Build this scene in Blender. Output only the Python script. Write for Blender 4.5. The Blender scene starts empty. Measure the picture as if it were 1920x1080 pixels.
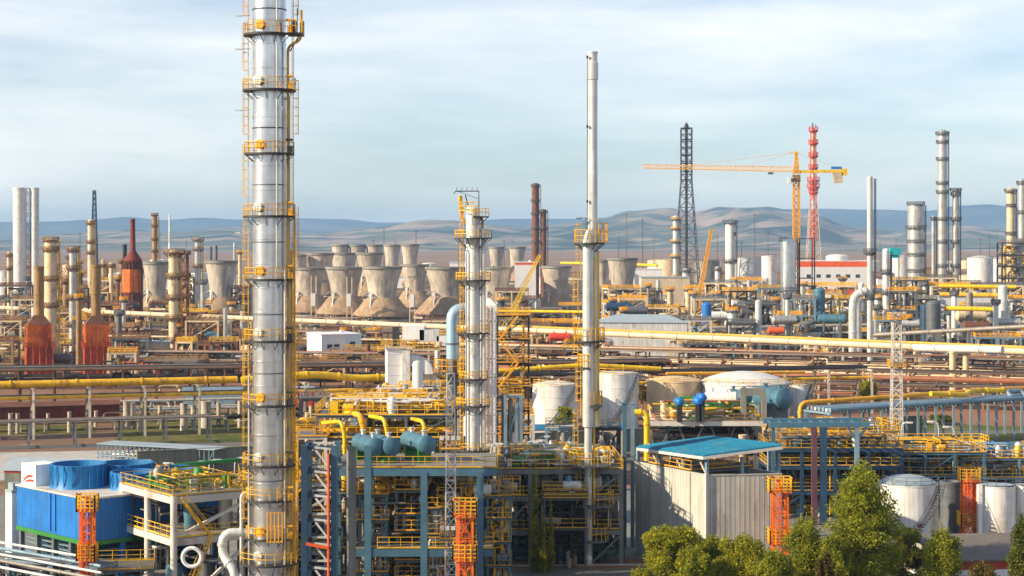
import bpy, math, random
from mathutils import Vector, Matrix, noise
random.seed(11)
R=math.radians; PI=math.pi
# ------------------------------------------------------------------ camera, sky, sun
F=3500.0; H=40.0; Y0=450.0            # focal length and horizon row, both in pixels of a 1920 x 1080 picture; eye height in metres
sc=bpy.context.scene; col=sc.collection
cd=bpy.data.cameras.new("camera"); cam=bpy.data.objects.new("camera",cd); col.objects.link(cam)
cam.location=(0,0,H); cam.rotation_euler=(R(90),0,0)
cd.sensor_width=36; cd.lens=F/1920*36; cd.shift_y=-(540-Y0)/1920; cd.clip_start=1; cd.clip_end=60000
sc.camera=cam
SUN_AZ=R(250); SUN_EL=R(25)
w=bpy.data.worlds.new("World"); sc.world=w; w.use_nodes=True
nt=w.node_tree; nt.nodes.clear(); N=nt.nodes.new; L=nt.links.new
sky=N('ShaderNodeTexSky'); sky.sky_type='NISHITA'; sky.sun_disc=False; sky.sun_elevation=SUN_EL; sky.sun_rotation=SUN_AZ
sky.altitude=100; sky.air_density=1.0; sky.dust_density=0.3; sky.ozone_density=2.2
tc=N('ShaderNodeTexCoord'); mp=N('ShaderNodeMapping'); mp.inputs['Scale'].default_value=(2.6,2.6,15)
L(tc.outputs['Generated'],mp.inputs['Vector'])
n1=N('ShaderNodeTexNoise'); n1.inputs['Scale'].default_value=1.0; n1.inputs['Detail'].default_value=7; n1.inputs['Roughness'].default_value=.58; n1.inputs['Distortion'].default_value=.15
L(mp.outputs[0],n1.inputs['Vector'])
cr=N('ShaderNodeValToRGB'); cr.color_ramp.elements[0].position=.30; cr.color_ramp.elements[0].color=(0,0,0,1); cr.color_ramp.elements[1].position=.66; cr.color_ramp.elements[1].color=(1,1,1,1)
L(n1.outputs['Fac'],cr.inputs['Fac'])
mul=N('ShaderNodeMath'); mul.operation='MULTIPLY'; mul.inputs[1].default_value=.80; L(cr.outputs[0],mul.inputs[0])
sx=N('ShaderNodeSeparateXYZ'); L(tc.outputs['Generated'],sx.inputs[0])
mz=N('ShaderNodeMapRange'); mz.inputs['From Min'].default_value=.16; mz.inputs['From Max'].default_value=.5; mz.inputs['To Min'].default_value=1; mz.inputs['To Max'].default_value=.45; L(sx.outputs['Z'],mz.inputs['Value'])   # the cloud bank thins out towards the zenith
mul2=N('ShaderNodeMath'); mul2.operation='MULTIPLY'; L(mul.outputs[0],mul2.inputs[0]); L(mz.outputs[0],mul2.inputs[1])
mx=N('ShaderNodeMix'); mx.data_type='RGBA'; L(mul2.outputs[0],mx.inputs['Factor']); tn=N('ShaderNodeVectorMath'); tn.operation='MULTIPLY'; tn.inputs[1].default_value=(.89,.99,1.13); L(sky.outputs[0],tn.inputs[0]); L(tn.outputs[0],mx.inputs['A']); mx.inputs['B'].default_value=(10.1,9.9,9.5,1)
bg=N('ShaderNodeBackground'); bg.inputs['Strength'].default_value=.082; L(mx.outputs['Result'],bg.inputs['Color'])
wo=N('ShaderNodeOutputWorld'); L(bg.outputs[0],wo.inputs['Surface'])
sd=bpy.data.lights.new("sun",'SUN'); sd.energy=5.0; sd.angle=R(.5); sd.color=(1,.82,.57)
so=bpy.data.objects.new("sun",sd); col.objects.link(so)
sdir=Vector((math.sin(SUN_AZ)*math.cos(SUN_EL),math.cos(SUN_AZ)*math.cos(SUN_EL),math.sin(SUN_EL)))
so.rotation_euler=sdir.to_track_quat('Z','Y').to_euler(); so.location=(-200,-100,200)
sc.view_settings.view_transform='Standard'; sc.view_settings.look='None'; sc.view_settings.gamma=1; sc.view_settings.exposure=0.68
sc.render.resolution_x=1024; sc.render.resolution_y=576
sc.cycles.volume_bounces=0; sc.cycles.max_bounces=6
# ------------------------------------------------------------------ materials
def mk(name,c,rough=.6,metal=0,var=.22,scale=.5,streak=0,dirt=None,dirtamt=0,dirtscale=.35,corr=0,rand=.08,bump=0):
    m=bpy.data.materials.new(name); m.use_nodes=True; t=m.node_tree; b=t.nodes['Principled BSDF']
    n=t.nodes.new; l=t.links.new
    b.inputs['Roughness'].default_value=rough; b.inputs['Metallic'].default_value=metal
    tcc=n('ShaderNodeTexCoord'); oi0=n('ShaderNodeObjectInfo'); off=n('ShaderNodeMath'); off.operation='MULTIPLY'; off.inputs[1].default_value=60; l(oi0.outputs['Random'],off.inputs[0]); tv=n('ShaderNodeVectorMath'); l(tcc.outputs['Object'],tv.inputs[0]); l(off.outputs[0],tv.inputs[1]); tc=tv
    class _O: outputs={'Object':tv.outputs[0]}
    tc=_O
    no=n('ShaderNodeTexNoise'); no.inputs['Scale'].default_value=scale; no.inputs['Detail'].default_value=6; no.inputs['Roughness'].default_value=.6
    l(tc.outputs['Object'],no.inputs['Vector'])
    mr=n('ShaderNodeMapRange'); mr.inputs['From Min'].default_value=.3; mr.inputs['From Max'].default_value=.7
    mr.inputs['To Min'].default_value=1-var; mr.inputs['To Max'].default_value=1+var*.6; l(no.outputs['Fac'],mr.inputs['Value'])
    fac=mr.outputs[0]
    if streak:
        mpn=n('ShaderNodeMapping'); mpn.inputs['Scale'].default_value=(2.2,2.2,.12) if name not in('concrete','coneskirt') else (7,7,.5); l(tc.outputs['Object'],mpn.inputs['Vector'])
        n2=n('ShaderNodeTexNoise'); n2.inputs['Scale'].default_value=1; n2.inputs['Detail'].default_value=4; l(mpn.outputs[0],n2.inputs['Vector'])
        m2=n('ShaderNodeMapRange'); m2.inputs['From Min'].default_value=.35; m2.inputs['From Max'].default_value=.65; m2.inputs['To Min'].default_value=1-streak; m2.inputs['To Max'].default_value=1.05
        l(n2.outputs['Fac'],m2.inputs['Value']); mm=n('ShaderNodeMath'); mm.operation='MULTIPLY'; l(fac,mm.inputs[0]); l(m2.outputs[0],mm.inputs[1]); fac=mm.outputs[0]
    if rand:
        oi=n('ShaderNodeObjectInfo'); m3=n('ShaderNodeMapRange'); m3.inputs['To Min'].default_value=1-rand; m3.inputs['To Max'].default_value=1+rand
        l(oi.outputs['Random'],m3.inputs['Value']); mm=n('ShaderNodeMath'); mm.operation='MULTIPLY'; l(fac,mm.inputs[0]); l(m3.outputs[0],mm.inputs[1]); fac=mm.outputs[0]
    base=n('ShaderNodeVectorMath'); base.operation='SCALE'; base.inputs[0].default_value=c[:3]; l(fac,base.inputs['Scale'])
    out=base.outputs[0]
    if dirt:
        n4=n('ShaderNodeTexNoise'); n4.inputs['Scale'].default_value=dirtscale; n4.inputs['Detail'].default_value=8; n4.inputs['Roughness'].default_value=.65
        mp4=n('ShaderNodeMapping'); mp4.inputs['Location'].default_value=(7,3,1); mp4.inputs['Scale'].default_value=(1,1,.45); l(tc.outputs['Object'],mp4.inputs['Vector']); l(mp4.outputs[0],n4.inputs['Vector'])
        m4=n('ShaderNodeMapRange'); m4.inputs['From Min'].default_value=.62-.25*dirtamt; m4.inputs['From Max'].default_value=.75-.2*dirtamt; l(n4.outputs['Fac'],m4.inputs['Value'])
        mi=n('ShaderNodeMix'); mi.data_type='RGBA'; l(m4.outputs[0],mi.inputs['Factor']); l(out,mi.inputs['A']); mi.inputs['B'].default_value=(*dirt,1); out=mi.outputs['Result']
    l(out,b.inputs['Base Color'])
    if corr or bump:
        bp=n('ShaderNodeBump'); bp.inputs['Strength'].default_value=.6; bp.inputs['Distance'].default_value=.06
        if corr:
            wv=n('ShaderNodeTexWave'); wv.bands_direction='DIAGONAL'; wv.inputs['Scale'].default_value=corr
            mp5=n('ShaderNodeMapping'); mp5.inputs['Scale'].default_value=(1,1,0.0); l(tc.outputs['Object'],mp5.inputs['Vector']); l(mp5.outputs[0],wv.inputs['Vector']); l(wv.outputs['Fac'],bp.inputs['Height'])
        else:
            l(no.outputs['Fac'],bp.inputs['Height']); bp.inputs['Distance'].default_value=bump
        l(bp.outputs[0],b.inputs['Normal'])
    return m
M={}
def mat(k,*a,**kw): M[k]=mk(k,*a,**kw)
mat('aluminium',(.72,.75,.77),.30,.88,var=.18,streak=.22,scale=.6,rand=0,bump=.03)
mat('skyduct',(.36,.55,.68),.35,.3,var=.15,streak=.2)  # bluish reflection on the bent duct is put into this base colour
mat('silver',(.58,.58,.55),.42,.55,var=.2,streak=.25,dirt=(.3,.19,.1),dirtamt=.15)
mat('palesteel',(.66,.68,.66),.45,.2,var=.15,streak=.25,dirt=(.35,.28,.2),dirtamt=.15)
mat('yellow',(.82,.46,.012),.55,0,var=.3,dirt=(.30,.13,.03),dirtamt=.4,dirtscale=.8,rand=.18)
mat('brightyellow',(.86,.54,.01),.45,0,var=.2,dirt=(.45,.22,.03),dirtamt=.3,dirtscale=.5)
mat('amber',(.84,.40,.015),.5,0,var=.25)
mat('orange',(.80,.17,.015),.5,0,var=.25,dirt=(.30,.06,.02),dirtamt=.3)
mat('furnace',(.78,.17,.012),.7,0,var=.35,streak=.3,dirt=(.2,.03,.015),dirtamt=.45)
mat('furnacered',(.45,.05,.018),.7,0,var=.35,streak=.3,dirt=(.14,.03,.02),dirtamt=.4)
mat('brickred',(.20,.035,.022),.8,0,var=.35,streak=.3)
mat('red',(.60,.05,.02),.55,0,var=.2)
mat('redorange',(.80,.12,.03),.5,0,var=.2)
mat('darksteel',(.035,.038,.045),.6,.1,var=.3)
mat('greysteel',(.13,.145,.16),.55,.2,var=.25,dirt=(.14,.09,.06),dirtamt=.2)
mat('bluesteel',(.055,.145,.215),.5,0,var=.25,dirt=(.10,.12,.13),dirtamt=.25)
mat('navysteel',(.02,.06,.12),.5,0,var=.3)
mat('greyblue',(.21,.33,.42),.5,.1,var=.2,streak=.2)
mat('white',(.76,.76,.73),.5,0,var=.12,streak=.2,dirt=(.40,.31,.23),dirtamt=.22,dirtscale=.6)
mat('tankwhite',(.78,.77,.73),.5,0,var=.12,streak=.25,dirt=(.45,.33,.22),dirtamt=.25,dirtscale=.25)
mat('cream',(.68,.53,.33),.55,0,var=.22,dirt=(.3,.2,.11),dirtamt=.25)
mat('creampipe',(.70,.56,.38),.5,0,var=.15,dirt=(.45,.25,.1),dirtamt=.25,dirtscale=.12)
mat('concrete',(.54,.48,.40),.85,0,var=.25,streak=.35,scale=1.6,dirt=(.25,.21,.175),dirtamt=.25,dirtscale=3.2,rand=.12)
mat('coneskirt',(.42,.29,.185),.9,0,var=.3,streak=.3,scale=2,dirt=(.26,.18,.12),dirtamt=.3,dirtscale=4,rand=.12)
mat('greyconcrete',(.24,.235,.21),.85,0,var=.2,streak=.25,scale=.3)
mat('framewhite',(.60,.57,.52),.6,0,var=.15,dirt=(.35,.27,.2),dirtamt=.25)
mat('tan',(.38,.22,.08),.7,0,var=.3,streak=.35,dirt=(.2,.1,.05),dirtamt=.35)
mat('rust',(.17,.065,.035),.8,0,var=.4,dirt=(.12,.05,.03),dirtamt=.5)
mat('rustpipe',(.34,.125,.055),.7,0,var=.3,dirt=(.2,.08,.04),dirtamt=.35,dirtscale=.15)
mat('brownpipe',(.16,.09,.055),.7,0,var=.35,dirt=(.12,.07,.05),dirtamt=.4,dirtscale=.15)
mat('greypipe',(.27,.25,.22),.55,.3,var=.3,dirt=(.2,.14,.1),dirtamt=.3,dirtscale=.2)
mat('darkpipe',(.035,.03,.03),.6,.1,var=.4)
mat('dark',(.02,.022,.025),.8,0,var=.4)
mat('coolerblue',(.006,.17,.55),.5,0,var=.2,streak=.2,corr=1.2,rand=0,dirt=(.04,.16,.38),dirtamt=.25,dirtscale=.6)
mat('drumblue',(.008,.20,.52),.5,0,var=.25,streak=.3,rand=.1)
mat('blue',(.01,.16,.55),.5,0,var=.15)
mat('teal',(.01,.38,.42),.5,0,var=.15)
mat('roofblue',(.010,.19,.34),.45,.1,var=.25,streak=.15,dirt=(.10,.17,.2),dirtamt=.25,dirtscale=.5,rand=0)
mat('oldyellow',(.62,.36,.04),.65,0,var=.3,dirt=(.26,.12,.04),dirtamt=.5,dirtscale=.7,rand=.2)
mat('plum',(.12,.05,.07),.5,0,var=.25)
mat('vesselblue',(.075,.19,.26),.42,.15,var=.15,streak=.15)
mat('green',(.03,.22,.04),.5,0,var=.25)
mat('shedgrey',(.50,.50,.45),.6,0,var=.10,streak=.18,rand=.04,dirt=(.30,.27,.21),dirtamt=.25,dirtscale=.4)
mat('wallgrey',(.20,.21,.17),.8,0,var=.18,streak=.3,scale=.2,rand=.05)
mat('roofgrey',(.34,.41,.45),.5,.1,var=.12)
mat('roofbrown',(.17,.145,.13),.85,0,var=.25,bump=.05)
mat('fascia',(.48,.045,.025),.6,0,var=.2)
mat('plaster',(.76,.76,.76),.7,0,var=.06,streak=.08)
mat('creamwall',(.60,.50,.36),.7,0,var=.15,streak=.2)
mat('glass',(.03,.07,.10),.12,0,var=.2)
mat('bark',(.13,.09,.055),.9,0,var=.4)
mat('asphalt',(.13,.125,.12),.9,0,var=.2,scale=.15,bump=.02)
mat('kerb',(.42,.40,.37),.85)
mat('soil',(.36,.25,.17),.95,0,var=.25,scale=.05,dirt=(.24,.19,.10),dirtamt=.5,dirtscale=.03)
def ramp_mat(name,layers,rough=.95,co='Object'):
    """layers: (scale, detail, lo, hi, colour, stretch) mixed one over the other"""
    m=bpy.data.materials.new(name); m.use_nodes=True; t=m.node_tree; b=t.nodes['Principled BSDF']; n=t.nodes.new; l=t.links.new
    b.inputs['Roughness'].default_value=rough
    if 'Specular IOR Level' in b.inputs: b.inputs['Specular IOR Level'].default_value=.2
    tc=n('ShaderNodeTexCoord'); out=None; k=0
    for (s,det,lo,hi,c,st) in layers:
        if out is None: 
            rgb=n('ShaderNodeRGB'); rgb.outputs[0].default_value=(*c,1); out=rgb.outputs[0]; continue
        k+=1
        mpn=n('ShaderNodeMapping'); mpn.inputs['Scale'].default_value=st; mpn.inputs['Location'].default_value=(k*13.1,k*7.7,k); l(tc.outputs[co],mpn.inputs['Vector'])
        no=n('ShaderNodeTexNoise'); no.inputs['Scale'].default_value=s; no.inputs['Detail'].default_value=det; no.inputs['Roughness'].default_value=.6; l(mpn.outputs[0],no.inputs['Vector'])
        mr=n('ShaderNodeMapRange'); mr.inputs['From Min'].default_value=lo; mr.inputs['From Max'].default_value=hi; l(no.outputs['Fac'],mr.inputs['Value'])
        mi=n('ShaderNodeMix'); mi.data_type='RGBA'; l(mr.outputs[0],mi.inputs['Factor']); l(out,mi.inputs['A']); mi.inputs['B'].default_value=(*c,1); out=mi.outputs['Result']
    l(out,b.inputs['Base Color']); return m
one=(1,1,1)
M['ground']=ramp_mat('ground',[(0,0,0,0,(.16,.115,.075),one),(.012,6,.48,.58,(.11,.09,.035),one),(.05,6,.5,.62,(.12,.09,.07),one),(.15,5,.55,.7,(.32,.25,.19),one),(.0008,4,.45,.6,(.30,.15,.09),(1,4,1))])
M['grass']=ramp_mat('grass',[(0,0,0,0,(.13,.12,.03),one),(.12,6,.45,.6,(.075,.10,.02),one),(.4,5,.55,.7,(.26,.2,.09),one)])
M['plain']=ramp_mat('plain',[(0,0,0,0,(.32,.19,.12),one),(.002,5,.42,.6,(.19,.12,.08),(1,6,1)),(.004,5,.52,.62,(.32,.22,.13),(1,5,1)),(.008,4,.6,.68,(.10,.11,.07),(1,3,1))])
M['hills']=ramp_mat('hills',[(0,0,0,0,(.36,.27,.21),one),(.0016,6,.45,.58,(.19,.15,.10),one),(.0011,5,.48,.55,(.10,.125,.09),(1,1.6,1)),(.0018,7,.51,.57,(.02,.045,.04),one),(.004,6,.56,.66,(.38,.30,.2),one)])
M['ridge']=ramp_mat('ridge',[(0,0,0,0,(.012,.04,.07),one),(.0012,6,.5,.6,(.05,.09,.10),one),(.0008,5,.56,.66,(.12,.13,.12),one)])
def leafmat(name,c1,c2,c3):
    m=bpy.data.materials.new(name); m.use_nodes=True; t=m.node_tree; b=t.nodes['Principled BSDF']; n=t.nodes.new; l=t.links.new
    tc=n('ShaderNodeTexCoord'); no=n('ShaderNodeTexNoise'); no.inputs['Scale'].default_value=.9; no.inputs['Detail'].default_value=5; l(tc.outputs['Object'],no.inputs['Vector'])
    cr=n('ShaderNodeValToRGB'); e=cr.color_ramp.elements; e[0].position=.35; e[0].color=(*c1,1); e[1].position=.66; e[1].color=(*c3,1); q=e.new(.5); q.color=(*c2,1)
    l(no.outputs['Fac'],cr.inputs['Fac']); l(cr.outputs[0],b.inputs['Base Color']); b.inputs['Roughness'].default_value=.6
    tr=n('ShaderNodeBsdfTranslucent'); l(cr.outputs[0],tr.inputs['Color']); ms=n('ShaderNodeMixShader'); ms.inputs[0].default_value=.5
    l(b.outputs[0],ms.inputs[1]); l(tr.outputs[0],ms.inputs[2]); l(ms.outputs[0],t.nodes['Material Output'].inputs['Surface']); M[name]=m
leafmat('leaf',(.13,.17,.008),(.27,.29,.012),(.42,.41,.02))
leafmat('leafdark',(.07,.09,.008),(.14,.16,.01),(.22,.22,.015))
leafmat('leafgold',(.17,.19,.008),(.32,.32,.012),(.48,.44,.02))
leafmat('leafolive',(.08,.07,.01),(.16,.12,.015),(.22,.16,.03))
# ------------------------------------------------------------------ geometry helpers
def X(px,D): return (px-960)/F*D
def Z(py,D): return H-(py-Y0)/F*D
def Dg(py,z=0): return (H-z)*F/(py-Y0)
def PXM(D): return F/D
def tt(D): return min(max(D/3100,.05),.20)
ORG={}
class MB:
    def __init__(s): s.v=[]; s.f=[]
    def add(s,vs,fs):
        k=len(s.v); s.v.extend(vs); s.f.extend([tuple(i+k for i in q) for q in fs])
    def box(s,x,y,z,sx,sy,sz,rz=0):     # z is the bottom
        c,sn=math.cos(rz),math.sin(rz); vs=[]
        for dz in (0,sz):
            for dx,dy in ((-sx/2,-sy/2),(sx/2,-sy/2),(sx/2,sy/2),(-sx/2,sy/2)): vs.append((x+dx*c-dy*sn,y+dx*sn+dy*c,z+dz))
        s.add(vs,[(0,3,2,1),(4,5,6,7),(0,1,5,4),(1,2,6,5),(2,3,7,6),(3,0,4,7)])
    def bar(s,p0,p1,w,h=None):
        h=h or w; p0=Vector(p0); p1=Vector(p1); d=p1-p0
        if d.length<1e-6: return
        d.normalize(); up=Vector((0,0,1)) if abs(d.z)<.95 else Vector((0,1,0)); a=d.cross(up).normalized(); b=a.cross(d)
        vs=[]
        for p in (p0,p1):
            for i,j in ((-1,-1),(1,-1),(1,1),(-1,1)): vs.append(tuple(p+a*(i*w/2)+b*(j*h/2)))
        s.add(vs,[(0,3,2,1),(4,5,6,7),(0,1,5,4),(1,2,6,5),(2,3,7,6),(3,0,4,7)])
    def rev(s,p0,d,prof,n=16,cap=True):   # profile [(r,t)] about axis d
        p0=Vector(p0); d=Vector(d).normalized(); up=Vector((0,0,1)) if abs(d.z)<.95 else Vector((1,0,0)); a=d.cross(up).normalized(); b=d.cross(a)
        k=len(s.v)
        for r,t in prof:
            for i in range(n):
                q=2*PI*i/n; s.v.append(tuple(p0+d*t+a*(r*math.cos(q))+b*(r*math.sin(q))))
        for j in range(len(prof)-1):
            for i in range(n):
                i2=(i+1)%n; s.f.append((k+j*n+i,k+j*n+i2,k+(j+1)*n+i2,k+(j+1)*n+i))
        if cap:
            s.f.append(tuple(k+i for i in range(n-1,-1,-1))); s.f.append(tuple(k+(len(prof)-1)*n+i for i in range(n)))
    def cyl(s,p0,p1,r0,r1=None,n=12,cap=True):
        r1=r0 if r1 is None else r1; d=Vector(p1)-Vector(p0)
        if d.length<1e-6: return
        s.rev(p0,d,[(r0,0),(r1,d.length)],n,cap)
    def lathe(s,x,y,prof,n=24,cap=True): s.rev((x,y,0),(0,0,1),prof,n,cap)
    def tube(s,pts,r,n=8,bend=None):
        P=[Vector(p) for p in pts]
        if bend:
            Q=[P[0]]
            for i in range(1,len(P)-1):
                a=(P[i-1]-P[i]); b=(P[i+1]-P[i]); k=min(bend,a.length*.48,b.length*.48); A=P[i]+a.normalized()*k; B=P[i]+b.normalized()*k
                for j in range(5):
                    t=j/4; Q.append(A*(1-t)**2+P[i]*2*t*(1-t)+B*t*t)
            Q.append(P[-1]); P=Q
        k=len(s.v); pa=None
        for i,p in enumerate(P):
            d=(P[min(i+1,len(P)-1)]-P[max(i-1,0)]).normalized()
            if pa is None:
                up=Vector((0,0,1)) if abs(d.z)<.9 else Vector((0,1,0)); a=d.cross(up).normalized()
            else:
                a=(pa-d*pa.dot(d)).normalized()
            pa=a; b=d.cross(a)
            for j in range(n):
                q=2*PI*j/n; s.v.append(tuple(p+a*(r*math.cos(q))+b*(r*math.sin(q))))
        for i in range(len(P)-1):
            for j in range(n):
                j2=(j+1)%n; s.f.append((k+i*n+j,k+(i+1)*n+j,k+(i+1)*n+j2,k+i*n+j2))
        s.f.append(tuple(k+i for i in range(n))); s.f.append(tuple(k+(len(P)-1)*n+i for i in range(n-1,-1,-1)))
    def lattice(s,p0,p1,w0,w1,seg,t,cross=True,tri=False):
        p0=Vector(p0); p1=Vector(p1); d=(p1-p0); Ln=d.length; d.normalize()
        up=Vector((0,0,1)) if abs(d.z)<.9 else Vector((0,1,0)); a=d.cross(up).normalized(); b=a.cross(d)
        cs=((-1,-1),(1,-1),(1,1),(-1,1)) if not tri else ((-1,-1),(1,-1),(0,1))
        def pt(i,f):
            ww=(w0+(w1-w0)*f)/2; return p0+d*(Ln*f)+a*(cs[i][0]*ww)+b*(cs[i][1]*ww)
        m=len(cs)
        for i in range(m): s.bar(pt(i,0),pt(i,1),t*1.35)
        for k in range(seg):
            f0,f1=k/seg,(k+1)/seg
            for i in range(m):
                j=(i+1)%m; s.bar(pt(i,f1),pt(j,f1),t)
                if cross=='x': s.bar(pt(i,f0),pt(j,f1),t*.8); s.bar(pt(j,f0),pt(i,f1),t*.8)
                elif cross: 
                    if (k+i)%2: s.bar(pt(i,f0),pt(j,f1),t)
                    else: s.bar(pt(j,f0),pt(i,f1),t)
    def rail(s,pts,h,t,step=1.6,close=False,toe=True):
        P=[Vector(p) for p in pts]
        if close: P.append(P[0])
        for i in range(len(P)-1):
            a,b=P[i],P[i+1]; L_=(b-a).length
            if L_<1e-3: continue
            for f in (.55,1): s.bar(a+Vector((0,0,h*f)),b+Vector((0,0,h*f)),t*.9)
            if toe: s.bar(a+Vector((0,0,.08)),b+Vector((0,0,.08)),t*.6,.16)
            n=max(1,int(round(L_/step)))
            for k in range(n+(0 if close or i<len(P)-2 else 1)):
                q=a.lerp(b,k/n); s.bar(q,q+Vector((0,0,h)),t)
    def to(s,name,m,parent=None,smooth=True,loc=None,label=None,ang=35):
        me=bpy.data.meshes.new(name); o=bpy.data.objects.new(name,me); col.objects.link(o)
        if parent is not None: lo=ORG[parent.name]
        else: lo=loc or (0,0,0)
        lx,ly,lz=lo
        me.from_pydata([(a-lx,b-ly,c-lz) for a,b,c in s.v],[],s.f)
        me.materials.append(M[m]); me.update()
        if smooth:
            me.polygons.foreach_set('use_smooth',[True]*len(me.polygons)); me.set_sharp_from_angle(angle=R(ang))
        if parent is not None: o.parent=parent
        else: o.location=lo
        ORG[o.name]=lo
        if label: o['label']=label
        return o
THINGS=[]
def tag(o,label,cat,group=None):
    o['label']=label; o['category']=cat
    if group: o['group']=group
    THINGS.append(o); return o
def thing(name,label,cat,loc,group=None):
    o=bpy.data.objects.new(name,None); col.objects.link(o); o.location=loc; o.empty_display_size=.5; ORG[o.name]=tuple(loc); return tag(o,label,cat,group)
def struct(o): o['kind']='structure'; return o
def copy_tree(o,parent=None,loc=None):
    c=o.copy(); col.objects.link(c)
    if parent is not None: c.parent=parent
    for ch in [q for q in CH.get(o.name,[])]: copy_tree(ch,c)
    return c
CH={}
def index_children(root):
    def rec(o):
        CH[o.name]=list(o.children)
        for q in o.children: rec(q)
    rec(root)
def dup(root,loc,rz=0,sc_=1,label=None,group=None):
    index_children(root)
    c=copy_tree(root); c.location=loc; c.rotation_euler=(0,0,rz); c.scale=(sc_,sc_,sc_) if not isinstance(sc_,tuple) else sc_
    if label: c['label']=label
    if group: c['group']=group
    THINGS.append(c); return c
# landmark wording for small far things
LMF=[(40,'the twin stacks'),(100,'the crowned pale column'),(178,'the lattice mast'),(248,'the dark red chimney'),(325,'the tall pale column'),(415,'the shaded cooling tower'),(640,'the cooling tower cluster'),(890,'the gantry column'),(1008,'the rusty columns'),(1110,'the thin stack'),(1170,'the squat cooling tower'),(1287,'the black flare'),(1368,'the flat topped vessel'),(1492,'the crane'),(1560,'the striped hall'),(1630,'the slim stack'),(1716,'the fat column'),(1770,'the tallest right column'),(1840,'the far right tanks'),(1900,'the right edge columns')]
def near(px):
    b=min(LMF,key=lambda q:abs(q[0]-px)); d=px-b[0]
    return ('just left of ' if d<-8 else 'just right of ' if d>8 else 'in front of ')+b[1]
# ------------------------------------------------------------------ ground, hills, haze
def grid(name,xs,ys,zf,m):
    b=MB(); nx=len(xs)
    for y in ys:
        for x in xs: b.v.append((x,y,zf(x,y)))
    for j in range(len(ys)-1):
        for i in range(nx-1): b.f.append((j*nx+i,j*nx+i+1,(j+1)*nx+i+1,(j+1)*nx+i))
    return struct(b.to(name,m,None,True,ang=180))
def frange(a,b,n): return [a+(b-a)*i/(n-1) for i in range(n)]
grid('ground',frange(-15500,15500,3),[-900]+frange(0,21000,4),lambda x,y:0,'ground')
grid('plain',frange(-15400,15400,3),[2300,21000],lambda x,y:.6,'plain')
def env(tab,px):
    if px<=tab[0][0]: return tab[0][1]
    for (a,b),(c,d) in zip(tab,tab[1:]):
        if px<=c:
            t=(px-a)/(c-a); t=t*t*(3-2*t); return b+(d-b)*t
    return tab[-1][1]
NEAR=[(-900,430),(0,436),(120,428),(240,420),(320,424),(430,416),(600,425),(700,415),(800,404),(900,409),(980,414),(1060,410),(1130,398),(1180,386),(1250,381),(1300,389),(1350,381),(1430,380),(1520,392),(1600,416),(1700,420),(1800,412),(1900,418),(2100,400),(2900,410)]
FAR=[(-900,405),(0,408),(110,407),(180,403),(240,399),(300,404),(380,400),(450,403),(560,401),(640,402),(710,409),(860,408),(960,402),(1080,402),(1200,400),(1350,398),(1480,384),(1560,383),(1640,385),(1740,387),(1800,378),(1850,375),(1920,380),(2100,384),(2900,395)]
def hz(x,y):
    px=960+F*x/max(y,1)
    pk=(Y0-env(NEAR,px))/F*12500
    s=min(max((y-6200)/6300,0),1); s=s*s*(3-2*s)
    if y>12500: s=max(0,1-(y-12500)/3500); s=s*s*(3-2*s)
    nn=noise.fractal(Vector((x*.0006,y*.0004,0)),1.0,2.0,5)
    rd=1-abs(noise.noise(Vector((x*.0011,y*.0005,3))))*2
    rd2=1-abs(noise.noise(Vector((x*.0031,y*.0013,9))))*2
    amp=s*(1-s)*3.2
    return max(0,pk*(s+amp*.26*nn+amp*.34*(rd-.5)+amp*.22*(rd2-.5)))+ (0 if s>0 else -2)
def hf(x,y):
    px=960+F*x/max(y,1)
    pk=(Y0-env(FAR,px))/F*18000
    s=1-abs(y-18000)/2800; s=max(0,min(1,s)); s=s*s*(3-2*s)
    return pk*s*(1+ (1-s)*.5*noise.noise(Vector((x*.0008,y*.0008,5)))) + 8*noise.noise(Vector((x*.002,0,2)))*s -2
grid('hills',frange(-6500,6500,520),frange(6100,16000,150),hz,'hills')
grid('far_ridge',frange(-9000,9000,300),frange(15200,20800,40),hf,'ridge')
b=MB(); b.box(0,10400,-1.2,32000,23200,335); hzo=b.to('haze','white',None,False); hzo['kind']='stuff'
hm=bpy.data.materials.new('haze'); hm.use_nodes=True; t=hm.node_tree; t.nodes.clear(); pv=t.nodes.new('ShaderNodeVolumePrincipled'); ou=t.nodes.new('ShaderNodeOutputMaterial')
pv.inputs['Color'].default_value=(.40,.66,1,1); pv.inputs['Density'].default_value=6.4e-5; pv.inputs['Anisotropy'].default_value=.0; t.links.new(pv.outputs[0],ou.inputs['Volume'])
hzo.data.materials.clear(); hzo.data.materials.append(hm)
def patch(name,pts,z,m):
    b=MB(); b.add([(x,y,z) for x,y in pts],[tuple(range(len(pts)))]); return struct(b.to(name,m,None,False))
def G(px,py): D=Dg(py); return (X(px,D),D)
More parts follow.
